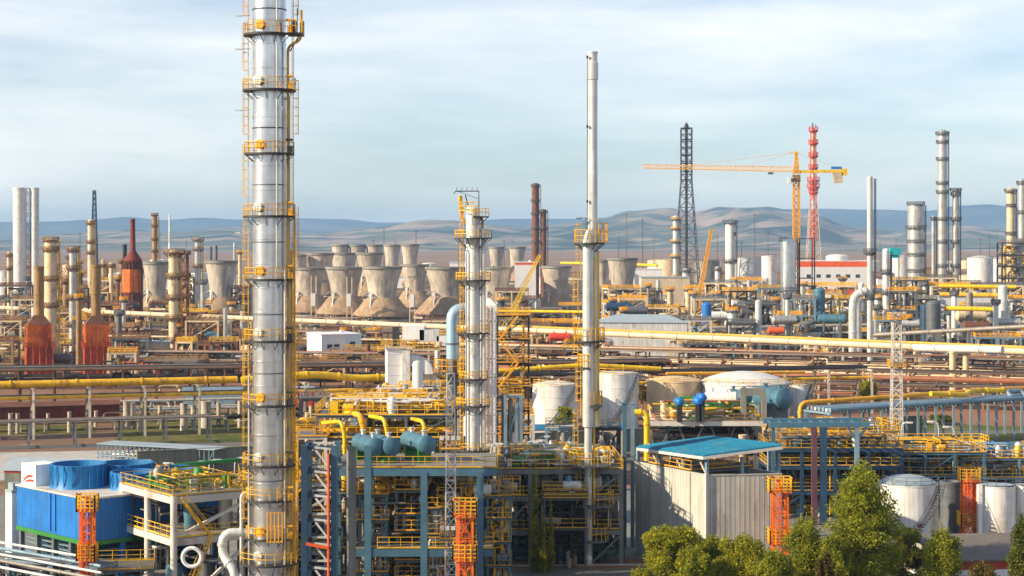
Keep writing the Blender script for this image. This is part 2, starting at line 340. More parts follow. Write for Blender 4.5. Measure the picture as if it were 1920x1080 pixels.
# ------------------------------------------------------------------ builders
def ringpts(x,y,z,r,a0,a1,n=None):
    n=n or max(3,int(abs(a1-a0)/R(24))); return [(x+r*math.cos(a0+(a1-a0)*i/n),y+r*math.sin(a0+(a1-a0)*i/n),z) for i in range(n+1)]
def platform(root,x,y,z,ri,ro,D,a0=0,a1=2*PI,deck='darksteel',rail='yellow',rh=1.15,th=None):
    t=tt(D); th=th or max(.2,t*1.5); n=max(6,int(abs(a1-a0)/R(18))); b=MB(); vs=[]; fs=[]
    for i in range(n+1):
        q=a0+(a1-a0)*i/n; c,s=math.cos(q),math.sin(q)
        vs+= [(x+ri*c,y+ri*s,z),(x+ro*c,y+ro*s,z),(x+ro*c,y+ro*s,z+th),(x+ri*c,y+ri*s,z+th)]
    for i in range(n):
        k=i*4; fs+=[(k,k+4,k+5,k+1),(k+1,k+5,k+6,k+2),(k+2,k+6,k+7,k+3),(k+3,k+7,k+4,k)]
    fs+=[(0,1,2,3),(n*4+3,n*4+2,n*4+1,n*4)]
    b.add(vs,fs)
    for i in range(0,n+1,2):   # brackets
        q=a0+(a1-a0)*i/n; c,s=math.cos(q),math.sin(q)
        b.bar((x+ri*c,y+ri*s,z-(ro-ri)*.8),(x+ro*c*.97,y+ro*s*.97,z),t)
    d=b.to('platform',deck,root)
    if rail:
        r=MB(); r.rail(ringpts(x,y,z+th,ro-.05,a0,a1,n),rh,t,step=1.5,toe=False); r.to('railing',rail,d,False)
    return d
def ladder(root,x,y,z0,z1,ang,D,m='yellow',cage=True,r=.42):
    b=MB(); t=tt(D)*.9; c,s=math.cos(ang),math.sin(ang); px_,py_=-s,c
    for k in (-1,1): b.bar((x+px_*.28*k,y+py_*.28*k,z0),(x+px_*.28*k,y+py_*.28*k,z1),t)
    st=max(.35,t*3.0); n=int((z1-z0)/st)
    for i in range(n): b.bar((x-px_*.28,y-py_*.28,z0+i*st),(x+px_*.28,y+py_*.28,z0+i*st),t*.7)
    if cage:
        st=max(.9,t*7); n=int((z1-z0-2)/st)
        A=[R(a) for a in (-100,-50,0,50,100)]
        pt=lambda q,z:(x+c*(.15+.45*math.cos(q))-s*.42*math.sin(q),y+s*(.15+.45*math.cos(q))+c*.42*math.sin(q),z)
        for i in range(n+1):
            z=z0+2+i*st
            for q,p in zip(A,A[1:]): b.bar(pt(q,z),pt(p,z),t*.8)
        for q in A[1:-1]: b.bar(pt(q,z0+2),pt(q,z1),t*.7)
    return b.to('ladder',m,root,False)
def column(label,px,D,top,rpx,m='silver',plats=(),base=0,lad=None,pipe=None,group=None,name='distillation_column',cat='column',deck='darksteel',rail='yellow',rings=0,skirt=None,taper=1,head='dome',n=20,pm='silver'):
    """plats: rows in the photo, with optional (row, outer px left/right mean, a0, a1)"""
    x=X(px,D); z1=Z(top,D); r=rpx/PXM(D); root=thing(name,label,cat,(x,D,base),group)
    b=MB(); pr=[(r*1.12,base),(r*1.05,base+2),(r,base+3)] 
    nn=max(2,rings)
    for i in range(1,nn+1):
        z=base+3+(z1-r*.5-base-3)*i/nn; rr=r*(1+(taper-1)*i/nn)
        if rings: e=r*.028+.008; pr+=[(rr,z-.12),(rr+e,z-.1),(rr+e,z),(rr,z+.02)]
        else: pr.append((rr,z))
    rt=r*taper
    if head=='dome': pr+=[(rt*.93,z1-r*.3),(rt*.7,z1-r*.1),(rt*.3,z1),(.02,z1+.02)]
    elif head=='flat': pr+=[(rt*1.08,z1-.2),(rt*1.08,z1),(rt*.8,z1),(rt*.78,z1-.5)]
    b.lathe(x,D,pr,n); b.to('shell',m,root)
    for p in plats:
        if not isinstance(p,tuple): p=(p,)
        z=Z(p[0],D); ro=(p[1]/PXM(D)) if len(p)>1 else r+max(1.1,1.6*tt(D)/.1*.6)
        a0=p[2] if len(p)>2 else 0; a1=p[3] if len(p)>3 else 2*PI
        platform(root,x,D,z,r*1.0,ro,D,a0,a1,deck,rail)
    if lad:
        a=lad[0]; q=r+.35+tt(D); z0=Z(lad[2],D) if len(lad)>2 else base+1; zz=Z(lad[1],D) if len(lad)>1 else z1
        ladder(root,x+q*math.cos(a),D+q*math.sin(a),max(z0,base+.2),zz,a,D,lad[3] if len(lad)>3 else 'yellow')
    if pipe:
        for (a,prad,pt_,pb,pmm) in pipe:
            q=r+prad+.25; xx=x+q*math.cos(a); yy=D+q*math.sin(a); zt=Z(pt_,D); zb=max(Z(pb,D),base+.3)
            c=MB(); c.tube([(x+.7*r*math.cos(a),D+.7*r*math.sin(a),zt+ (0 if pt_>top+10 else .6)),(xx,yy,zt+(0 if pt_>top+10 else .6)),(xx,yy,zb)],prad,8,bend=.5); c.to('riser_pipe',pmm,root)
    return root
def vessel(label,p,ax,r,Ln,m='vesselblue',name='horizontal_vessel',cat='vessel',group=None,endm=None,leg='greysteel',nz=2,lz=1.0):
    """horizontal drum centred at p (its axis height), axis angle ax"""
    x,y,z=p; c,s=math.cos(ax),math.sin(ax); root=thing(name,label,cat,(x,y,z-r-lz),group)
    b=MB(); h=Ln/2
    b.rev((x-c*h,y-s*h,z),(c,s,0),[(.02,-r*.35),(r*.5,-r*.28),(r*.85,-r*.12),(r,0),(r*1.0,Ln*.3),(r*1.03,Ln*.3+.02),(r*1.03,Ln*.3+.15),(r,Ln*.3+.17),(r,Ln*.7),(r*1.03,Ln*.7+.02),(r*1.03,Ln*.7+.15),(r,Ln*.7+.17),(r,Ln),(r*.85,Ln+r*.12),(r*.5,Ln+r*.28),(.02,Ln+r*.35)],20)
    b.to('shell',m,root)
    for k in (-.32,.32):
        q=MB(); q.box(x+c*Ln*k,y+s*Ln*k,z-r-lz,r*.3+.15,r*1.5,lz+r*.45,ax); q.to('saddle',leg,root,False)
    for i in range(nz):
        k=-.3+.6*i/max(1,nz-1) if nz>1 else 0
        q=MB(); q.cyl((x+c*Ln*k,y+s*Ln*k,z+r*.9),(x+c*Ln*k,y+s*Ln*k,z+r+.45),r*.16+.06,n=10); q.cyl((x+c*Ln*k,y+s*Ln*k,z+r+.4),(x+c*Ln*k,y+s*Ln*k,z+r+.5),r*.24+.1,n=10); q.to('nozzle',endm or m,root)
    return root
def tank(label,px,D,top,rpx,m='tankwhite',roof=.18,name='storage_tank',cat='tank',group=None,rail=True,stair=True,roofm=None,base=0,hoops=0,n=40):
    x=X(px,D); r=rpx/PXM(D); z=Z(top,D); root=thing(name,label,cat,(x,D,base),group); t=tt(D)
    b=MB(); pr=[(r*1.02,base),(r*1.02,base+.25),(r,base+.3)]
    for i in range(1,hoops+1):
        zz=base+(z-base)*i/(hoops+1); pr+=[(r,zz-.06),(r+.07,zz-.05),(r+.07,zz+.05),(r,zz+.06)]
    pr+=[(r,z-.15),(r*1.015,z-.14),(r*1.015,z)]; b.lathe(x,D,pr,n); b.to('shell',m,root)
    b=MB(); b.lathe(x,D,[(r*1.01,z),(r*.8,z+r*roof*.42),(r*.5,z+r*roof*.8),(r*.2,z+r*roof*.97),(.05,z+r*roof)],n,cap=False); b.to('roof',roofm or m,root)
    if rail:
        b=MB(); b.rail(ringpts(x,D,z,r*.98,R(200),R(340)),1.1,t*.8,2.0); b.to('railing','yellow' if rail is True else rail,root,False)
    if stair:
        b=MB(); k=24; a0,a1=R(-115),R(-20)
        for i in range(k):
            a=a0+(a1-a0)*i/k; zz=base+(z-base)*i/k; rr=r+.45; b.box(x+rr*math.cos(a),D+rr*math.sin(a),zz,.9,.5,.06,a)
        for rr in (r+.05,r+.9):
            for hh in (0,1.0):
                for i in range(0,k,2):
                    a=a0+(a1-a0)*i/k; c=a0+(a1-a0)*(i+2)/k
                    b.bar((x+rr*math.cos(a),D+rr*math.sin(a),base+(z-base)*i/k+hh),(x+rr*math.cos(c),D+rr*math.sin(c),base+(z-base)*(i+2)/k+hh),t*.7)
        b.to('stair','greysteel',root,False)
    return root
def building(label,cx,cy,w,d,h,rz=0,wm='plaster',rm='roofgrey',name='building',cat='building',roof='flat',wins=None,rise=1.2,group=None,band=None,over=.3,z0=0,win=(1.2,1.2),doors=1):
    root=thing(name,label,cat,(cx,cy,z0),group); c,s=math.cos(rz),math.sin(rz)
    b=MB(); b.box(cx,cy,z0,w,d,h,rz); wl=b.to('wall',wm,root,False)
    loc=lambda u,v,z:(cx+u*c-v*s,cy+u*s+v*c,z0+z)
    b=MB()
    if roof=='flat':
        b.box(cx,cy,z0+h,w+over*2,d+over*2,.35,rz); 
        b.box(*loc(w*.2,0,h+.35)[:3],1.2,1.2,.8,rz)
    else:
        W=w/2+over; Dd=d/2+over
        if roof=='gable': pts=[(-W,-Dd,h),(W,-Dd,h),(W,0,h+rise),(-W,0,h+rise),(-W,Dd,h),(W,Dd,h)]
        else: pts=[(-W,-Dd,h),(W,-Dd,h),(W-Dd*.8,0,h+rise),(-W+Dd*.8,0,h+rise),(-W,Dd,h),(W,Dd,h)]
        q=[loc(*p) for p in pts]; q2=[(a,b_,z-.18) for a,b_,z in q]
        b.add(q+q2,[(0,1,2,3),(3,2,5,4),(7,6,9,8),(8,9,10,11),(0,3,9,6),(3,4,10,9),(1,7,8,2),(2,8,11,5),(0,6,7,1),(4,5,11,10)])
    b.to('roof',rm,root,False)
    if band:
        b=MB(); b.box(cx,cy,z0+h-band[1],w+.12,d+.12,band[1]-.02,rz); b.to('fascia',band[0],root,False)
        if len(band)>2: b=MB(); b.box(cx,cy,z0+h*.25,w+.1,d+.1,band[1],rz); b.to('stripe',band[0],root,False)
    if wins:
        for side,us,zs in wins:
            for z in zs:
                for u in us:
                    f=MB(); g=MB(); ww,wh=win
                    if side in 'fb': sg=-1 if side=='f' else 1; p=loc(u,sg*(d/2+.02),z); f.box(p[0],p[1],p[2]-.06,ww+.16,.1,wh+.16,rz); p=loc(u,sg*(d/2+.06),z); g.box(p[0],p[1],p[2],ww,.08,wh,rz)
                    else: sg=-1 if side=='l' else 1; p=loc(sg*(w/2+.02),u,z); f.box(p[0],p[1],p[2]-.06,.1,ww+.16,wh+.16,rz); p=loc(sg*(w/2+.06),u,z); g.box(p[0],p[1],p[2],.08,ww,wh,rz)
                    o=f.to('window','framewhite',root,False); g.to('pane','glass',o,False)
    return root
MIXP=['greypipe','greypipe','silver','brownpipe','darkpipe','yellow','cream']
def pipework(root,cx,cy,z0,w,d,h,rz,n,D,mats=MIXP,r=None,groups=3):
    """orthogonal runs of pipe inside a unit, one mesh per paint colour"""
    c,s=math.cos(rz),math.sin(rz)
    for g in range(groups):
        b=MB(); m=random.choice(mats)
        for i in range(max(1,n//groups)):
            p=[random.uniform(-w/2,w/2),random.uniform(-d/2,d/2),random.uniform(.1,1)*h]; rr=(r or .14)*random.uniform(.6,1.6); pts=[tuple(p)]
            ax=random.choice((0,0,1,2,2))
            for k in range(random.randint(2,4)):
                lim=(w/2,d/2,0)[ax]
                if ax==2: p[2]=random.uniform(.05,1)*h
                else: p[ax]=random.uniform(-lim,lim)
                pts.append(tuple(p)); ax=random.choice([a for a in (0,1,2) if a!=ax])
            P=[Vector((cx+u*c-v*s,cy+u*s+v*c,z0+z)) for u,v,z in pts]; Q=[P[0]]
            for q in P[1:]:
                if (q-Q[-1]).length>rr*3: Q.append(q)
            if len(Q)>1: b.tube(Q,rr,6,bend=rr*2.5)
        if b.v: b.to('pipework',m,root)
def frame(label,cx,cy,w,d,h,levels,rz=0,nx=2,ny=2,sm='greysteel',dm='greysteel',rm='yellow',name='process_structure',cat='steel structure',group=None,t=.4,brace=True,pipes=10,pmats=MIXP,z0=0,rails=True,round_=False,stair=False,pr=None,bt=None,solid=1.0,equip=3,top=0,rear=None):
    D=cy; rm=random.choice(['yellow','yellow','oldyellow','amber']) if rm=='yellow' else rm; root=thing(name,label,cat,(cx,cy,z0),group); c,s=math.cos(rz),math.sin(rz); tr=tt(D); bt=bt or t*.8
    P=lambda u,v,z:(cx+u*c-v*s,cy+u*s+v*c,z0+z)
    us=frange(-w/2,w/2,nx); vs=frange(-d/2,d/2,ny)
    for i,u in enumerate(us):
        for j,v in enumerate(vs):
            if 0<i<nx-1 and 0<j<ny-1: continue
            b=MB()
            if round_: b.cyl(P(u,v,0),P(u,v,h),t/2,n=12)
            else: b.bar(P(u,v,0),P(u,v,h),t)
            b.to('column',sm,root,round_)
    zs=levels if isinstance(levels,(list,tuple)) else [h*(k+1)/levels for k in range(levels)]
    for z in zs:
        b=MB()
        for v in vs: b.bar(P(us[0],v,z-bt/2),P(us[-1],v,z-bt/2),bt*.8,bt)
        for u in us: b.bar(P(u,vs[0],z-bt/2-.01),P(u,vs[-1],z-bt/2-.01),bt*.8,bt*.96)
        bm=b.to('beam',sm,root,False)
        b=MB(); e=.5*solid
        q=P(0,0,z+.003); b.box(q[0],q[1],q[2],(w+e),(d+e)*solid,.1,rz); dk=b.to('deck',dm,root,False)
        if rails:
            b=MB(); W=w/2+e/2-.05; V=(d+e)*solid/2-.05; b.rail([P(-W,-V,z+.1),P(W,-V,z+.1),P(W,V,z+.1),P(-W,V,z+.1)],1.15,tr,1.6,close=True); b.to('railing',rm,dk,False)
    if brace:
        b=MB(); zz=[0]+list(zs)
        for k in range(len(zz)-1):
            for v in (vs[0],vs[-1]):
                i=random.randrange(max(1,nx-1)); a,e_=us[i],us[min(i+1,nx-1)]
                b=MB(); b.bar(P(a,v,zz[k]),P(e_,v,zz[k+1]-bt),t*.45); b.to('brace',sm,root,False)
    if stair:
        zz=[0]+list(zs); b=MB(); W=w/2
        for k in range(len(zz)-1):
            u0,u1=(-W*.9,-W*.9+min(w*.6,(zz[k+1]-zz[k])*.9,3.6)); 
            if k%2: u0,u1=u1,u0
            for v in (-d/2-.9,-d/2-.1):
                b.bar(P(u0,v,zz[k]),P(u1,v,zz[k+1]),tr*1.6,tr*3); b.bar(P(u0,v,zz[k]+1),P(u1,v,zz[k+1]+1),tr)
            m=int((zz[k+1]-zz[k])/.5)
            for i in range(m):
                f=i/m; q=P(u0+(u1-u0)*f,-d/2-.5,zz[k]+(zz[k+1]-zz[k])*f); b.box(q[0],q[1],q[2],.35,.8,.05,rz)
        b.to('stair',rm,root,False)
    if pipes: pipework(root,cx,cy,z0,w*.95,d*.9,h,rz,pipes,D,pmats,r=pr)
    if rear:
        b=MB(); q=P(0,d/2+.3,0); b.box(q[0],q[1],q[2],w,.2,h-.8,rz); b.to('shade_backing',rear,root,False)  # dark sheet added behind the bays, painting in their deep interior shade
    if top:
        pipework(root,cx,cy,z0+zs[-1]+.15,w*.9,d*.85,1.7,rz,top,D,pmats,r=pr or .09,groups=5)
        for i in range(max(2,top//4)):
            u=random.uniform(-w*.42,w*.42); v=random.uniform(-d*.42,d*.42); q=P(u,v,zs[-1]+.12); b=MB(); kk=random.random(); r=random.uniform(.25,.6)
            if kk<.4: b.lathe(q[0],q[1],[(r*.8,q[2]),(r*.8,q[2]+.3),(r,q[2]+.35),(r,q[2]+r*3),(r*.6,q[2]+r*3.6),(.02,q[2]+r*3.8)],12); nm='pot'
            elif kk<.7: b.rev((q[0],q[1],q[2]+r+.3),(c,s,0),[(.02,-.1),(r*.8,0),(r,.15),(r,r*3),(r*.7,r*3.3),(.02,r*3.4)],12); b.box(q[0]+c*r,q[1]+s*r,q[2],r*1.5,r*1.2,.5,rz); nm='pump'
            else: b.box(q[0],q[1],q[2],r*1.6,r*1.2,r*2.4,rz); b.box(q[0],q[1],q[2]+r*2.4,r*1.7,r*1.3,.08,rz); nm='control_box'
            b.to(nm,random.choice(pmats+['white','yellow']),root)
        for i in range(top//10):
            u=random.uniform(-w*.4,w*.4); v=random.uniform(-d*.4,d*.4); a_=random.uniform(1,3); q=[P(u,v,zs[-1]+.1),P(u+a_,v,zs[-1]+.1),P(u+a_,v+a_,zs[-1]+.1),P(u,v+a_,zs[-1]+.1)]; b=MB(); b.rail(q,random.uniform(1.1,2.2),tr*1.3,.9,close=True); b.to('railing','yellow',root,False)
    for i in range(equip):
        zz=[0]+list(zs[:-1]); z=random.choice(zz)+.1; u=random.uniform(-w*.35,w*.35); v=random.uniform(-d*.3,d*.1); gap=h/max(1,len(zs)); r=min(gap*.25,d*.2)*random.uniform(.7,1); q=P(u,v,z); b=MB()
        if random.random()<.5:
            ln=min(w*.4,r*5); b.rev(P(u-ln/2,v,z+r+.2),(c,s,0),[(.02,-r*.3),(r*.8,-r*.15),(r,0),(r,ln),(r*.8,ln+r*.15),(.02,ln+r*.3)],14); b.box(q[0],q[1],q[2],r,r*1.4,r*.6,rz)
        else:
            hh=gap*.75; b.lathe(q[0],q[1],[(r*.5,q[2]),(r*.5,q[2]+.3),(r*.6,q[2]+.35),(r*.6,q[2]+hh-.4),(r*.4,q[2]+hh-.1),(.02,q[2]+hh)],14)
        b.to('vessel',random.choice(['silver','vesselblue','greypipe','white','tan','greysteel']),root)
    return root
def piperack(label,a,b_,z,width,gap,pipes,m='framewhite',levels=(1.0,),name='pipe_rack',post=.35,group=None,cat='pipe rack',double=True,base=0):
    """a,b_ = (x,y) ends; pipes = [(offset, level index, radius, material)]"""
    a=Vector((a[0],a[1],0)); e=Vector((b_[0],b_[1],0)); d=(e-a); Ln=d.length; d.normalize(); nrm=Vector((-d.y,d.x,0))
    root=thing(name,label,cat,(a.x,a.y,base),group); n=max(2,int(Ln/gap)); n=min(n,95)
    for i in range(n+1):
        p=a+d*(Ln*i/n); m_=MB(); m_s=(-1,1) if double else (0,)
        for k in m_s:
            q=p+nrm*(k*width/2); m_.bar((q.x,q.y,base),(q.x,q.y,z),post)
        for l in levels:
            u,v=p-nrm*(width/2+.4),p+nrm*(width/2+.4); m_.bar((u.x,u.y,z*l-post/2-.01),(v.x,v.y,z*l-post/2-.01),post*.9)
        m_.to('rack_frame',m,root,False)
    for off,l,r,pm in pipes:
        q=MB(); zz=z*levels[l]+r; p0=a+nrm*off; p1=e+nrm*off
        pts=[]
        if random.random()<.3:   # expansion loop
            f=random.uniform(.2,.8)*Ln; pts=[p0,p0+d*f,p0+d*f+nrm*1.5+Vector((0,0,1.2)),p0+d*(f+4)+nrm*1.5+Vector((0,0,1.2)),p0+d*(f+4),p1]
        else: pts=[p0,p1]
        q.tube([(v.x,v.y,zz+v.z) for v in pts],r,8,bend=.8); q.to('pipe',pm,root)
    return root
def pipeline(label,pts,r,m,name='pipeline',cat='pipe',n=12,bend=2.0,group=None,fl=True):
    root=thing(name,label,cat,pts[0],group); b=MB(); b.tube(pts,r,n,bend=bend); b.to('pipe',m,root)
    if fl:
        b=MB(); 
        for p,q in zip(pts,pts[1:]):
            p=Vector(p); q=Vector(q); L_=(q-p).length; k=max(1,int(L_/12)); d=(q-p).normalized()
            for i in range(k): c=p.lerp(q,(i+.5)/k); b.cyl(c-d*.14,c+d*.14,r*1.22,n=n)
        b.to('flange',m,root)
    return root
def latmast(label,px,D,top,wpx,m='framewhite',name='floodlight_mast',cat='mast',baskets=(),bm='amber',base=0,w0=None,segl=1.6,cross=True,group=None,lamps=True,tk=1):
    x=X(px,D); z=Z(top,D); w1=wpx/PXM(D); w0=w0 or w1; root=thing(name,label,cat,(x,D,base),group)
    b=MB(); b.lattice((x,D,base),(x,D,z),w0,w1,max(4,int((z-base)/segl)),tt(D)*tk,cross); b.to('mast',m,root,False)
    for bp in baskets:
        zz=Z(bp,D); b=MB(); W=w1*.5+.7; b.box(x,D,zz,W*2,W*2,.12); q=b.to('platform','greysteel',root,False)
        b=MB(); b.rail([(x-W,D-W,zz+.12),(x+W,D-W,zz+.12),(x+W,D+W,zz+.12),(x-W,D+W,zz+.12)],1.2,tt(D)*1.1,1.0,close=True); b.to('railing',bm,q,False)
        if lamps:
            for k in range(4):
                b=MB(); xx=x-W*.8+k*W*.53; b.box(xx,D-W-.2,zz+1.1,.4,.3,.4); b.bar((xx,D-W,zz+.5),(xx,D-W-.1,zz+1.15),.07); b.to('floodlight','palesteel',root,False)
    return root
def monitor_tower(label,px,D,tops,wpx,base=0,group='orange steel towers topped with yellow railed baskets'):
    """orange lattice tower with yellow railed baskets (the rows of their floors)"""
    x=X(px,D); w=wpx/PXM(D); root=thing('monitor_tower',label,'tower',(x,D,base),group); t=tt(D)
    zt=Z(tops[0],D)
    b=MB()
    for i,j in ((-1,-1),(1,-1),(1,1),(-1,1)): b.bar((x+i*w*.3,D+j*w*.3,base),(x+i*w*.3,D+j*w*.3,zt),.3)
    b.lattice((x,D,base),(x,D,zt),w*.6,w*.6,max(3,int(zt/2.2)),.12,'x'); b.to('tower_frame','orange',root,False)
    ladder(root,x-w*.1,D-w*.36-.2,base+.3,zt+1.2,R(-90),D,'redorange')
    for p in tops:
        zz=Z(p,D); b=MB(); b.box(x,D,zz,w,w,.25); q=b.to('platform','orange',root,False)
        b=MB()
        for hh in (.45,.85,1.25,1.7):
            for u,v in (((-1,-1),(1,-1)),((1,-1),(1,1)),((1,1),(-1,1)),((-1,1),(-1,-1))): b.bar((x+u[0]*w/2,D+u[1]*w/2,zz+hh),(x+v[0]*w/2,D+v[1]*w/2,zz+hh),.11)
        for k in range(5):
            f=-.5+k/4
            for a_,b2 in ((f,-.5),(f,.5),(-.5,f),(.5,f)): b.bar((x+a_*w,D+b2*w,zz),(x+a_*w,D+b2*w,zz+1.75),.12)
        b.to('railing','yellow',q,False)
    zz=Z(tops[0],D); b=MB(); b.cyl((x,D,zz+.2),(x,D,zz+1.3),.18,n=10); b.cyl((x-.2,D,zz+1.35),(x-1.1,D-.5,zz+1.9),.14,.08,n=10); b.cyl((x+.3,D,zz+1.3),(x-.3,D,zz+1.3),.22,n=10); b.to('water_cannon','red',root)
    return root
CT0=None
def cooling_tower(label,px,D,top,rpx,group='concrete cooling towers',hw=None):
    """unit tower: rim radius 1, height 2.7 of it"""
    global CT0
    if CT0 is None:
        root=thing('cooling_tower','x','cooling tower',(0,0,0),group)
        b=MB(); pr=[(.71,1.1),(.71,1.3),(.735,1.55),(.78,1.82),(.85,2.1),(.92,2.4),(.97,2.62),(1.0,2.63),(1.0,2.74),(.93,2.74),(.88,2.45),(.79,2.1),(.70,1.55),(.67,1.3),(.67,1.1)]
        b.lathe(0,0,pr,48,cap=False); b.to('shell','concrete',root)
        b=MB(); b.lathe(0,0,[(1.02,2.62),(1.035,2.63),(1.035,2.76),(.92,2.76),(.91,2.6)],48,cap=False); b.to('rim','greyconcrete',root)
        b=MB(); b.lathe(0,0,[(1.54,.24),(1.52,.34),(1.24,.64),(.92,1.04),(.79,1.16),(.71,1.16),(.69,.95)],48,cap=False); b.to('skirt','coneskirt',root)
        b=MB()
        for k in range(36):
            a=2*PI*k/36; c_=2*PI*(k+(.5 if k%2 else -.5))/36; b.bar((1.49*math.cos(a),1.49*math.sin(a),.05),(1.49*math.cos(c_),1.49*math.sin(c_),.25),.025)
        b.to('columns','coneskirt',root,False)
        b=MB(); b.lathe(0,0,[(1.6,0),(1.6,.09),(1.52,.09),(1.52,.04)],40); b.to('basin','concrete',root)
        b=MB(); b.tube([(-.9,-.75,1.3),(-.62,-.62,1.45),(-.5,-.78,1.3),(-.55,-1.0,.75),(-.6,-1.25,.1)],.045,8,bend=.1); b.to('riser_pipe','silver',root)
        CT0=root; c=root
    else: c=dup(CT0,(0,0,0))
    r=rpx/PXM(D); z=Z(top,D); c.location=(X(px,D),D,0); c.scale=(r,r,z/2.74); c.rotation_euler=(0,0,0); c['label']=label; c['group']=group
    return c
def pole(label,px,D,top,r=.25,m='darksteel',name='lamp_mast',cat='mast',group='thin masts on the far plain',arm=True):
    x=X(px,D); z=Z(top,D); root=thing(name,label,cat,(x,D,0),group); b=MB(); b.cyl((x,D,0),(x,D,z),r,r*.6,n=8); b.to('pole',m,root)
    if arm: b=MB(); b.box(x,D,z-.6,r*6,r*4,.5); b.to('lamp_head',m,root,False)
    return root
def furnace(label,px,D,top,bw,boxtop,stackr,m='furnace',m2='furnacered',sm='tan',midr=None,legs=True,group=None,dpt=.9):
    x=X(px,D); s=PXM(D); w=bw/s; d=w*dpt; zb=Z(boxtop,D); z1=Z(top,D); root=thing('furnace',label,'furnace',(x,D,0),group); r=stackr/s; zm=zb*.5 if midr is None else Z(midr,D); rz=R(18)
    b=MB(); b.box(x,D,0,w*1.0,d,zm,rz); b.to('firebox',m2,root,False)
    b=MB(); b.box(x,D,zm+.003,w*.92,d*.92,zb-zm,rz); b.to('convection_box',m,root,False)
    b=MB(); c,sn=math.cos(rz),math.sin(rz); q=[]
    hh=w*.36
    for zz,ww,dd in ((zb+.01,w*.92,d*.92),(zb+hh,r*2,r*2)):
        for u,v in ((-1,-1),(1,-1),(1,1),(-1,1)): q.append((x+(u*ww*c-v*dd*sn)/2,D+(u*ww*sn+v*dd*c)/2,zz))
    b.add(q,[(0,3,2,1),(4,5,6,7),(0,1,5,4),(1,2,6,5),(2,3,7,6),(3,0,4,7)]); b.to('hood','rust',root,False)
    b=MB(); b.lathe(x,D,[(r,zb+hh-.3),(r,zb+(z1-zb)*.5),(r*1.06,zb+(z1-zb)*.5+.1),(r*1.06,zb+(z1-zb)*.5+.4),(r,zb+(z1-zb)*.5+.5),(r,z1-.8),(r*1.12,z1-.7),(r*1.12,z1),(r*.8,z1),(r*.8,z1-1.5)],24); b.to('stack',sm,root)
    b=MB()
    for zz in (zm,):
        pts=[(x+(u*w*1.12*c-v*d*1.12*sn)/2,D+(u*w*1.12*sn+v*d*1.12*c)/2,zz) for u,v in ((-1,-1),(1,-1),(1,1),(-1,1))]; b.rail(pts,1.3,tt(D),2,close=True)
    b.to('railing','furnacered',root,False)
    b=MB()
    for k in range(5):
        f=-.5+k/4
        for vv in (-1,1):
            u,v=f*w,vv*d/2*1.03; b.bar((x+u*c-v*sn,D+u*sn+v*c,0),(x+u*c-v*sn,D+u*sn+v*c,zm if k%4 else zb),.22)
    b.to('buckstay',m,root,False)
    return root
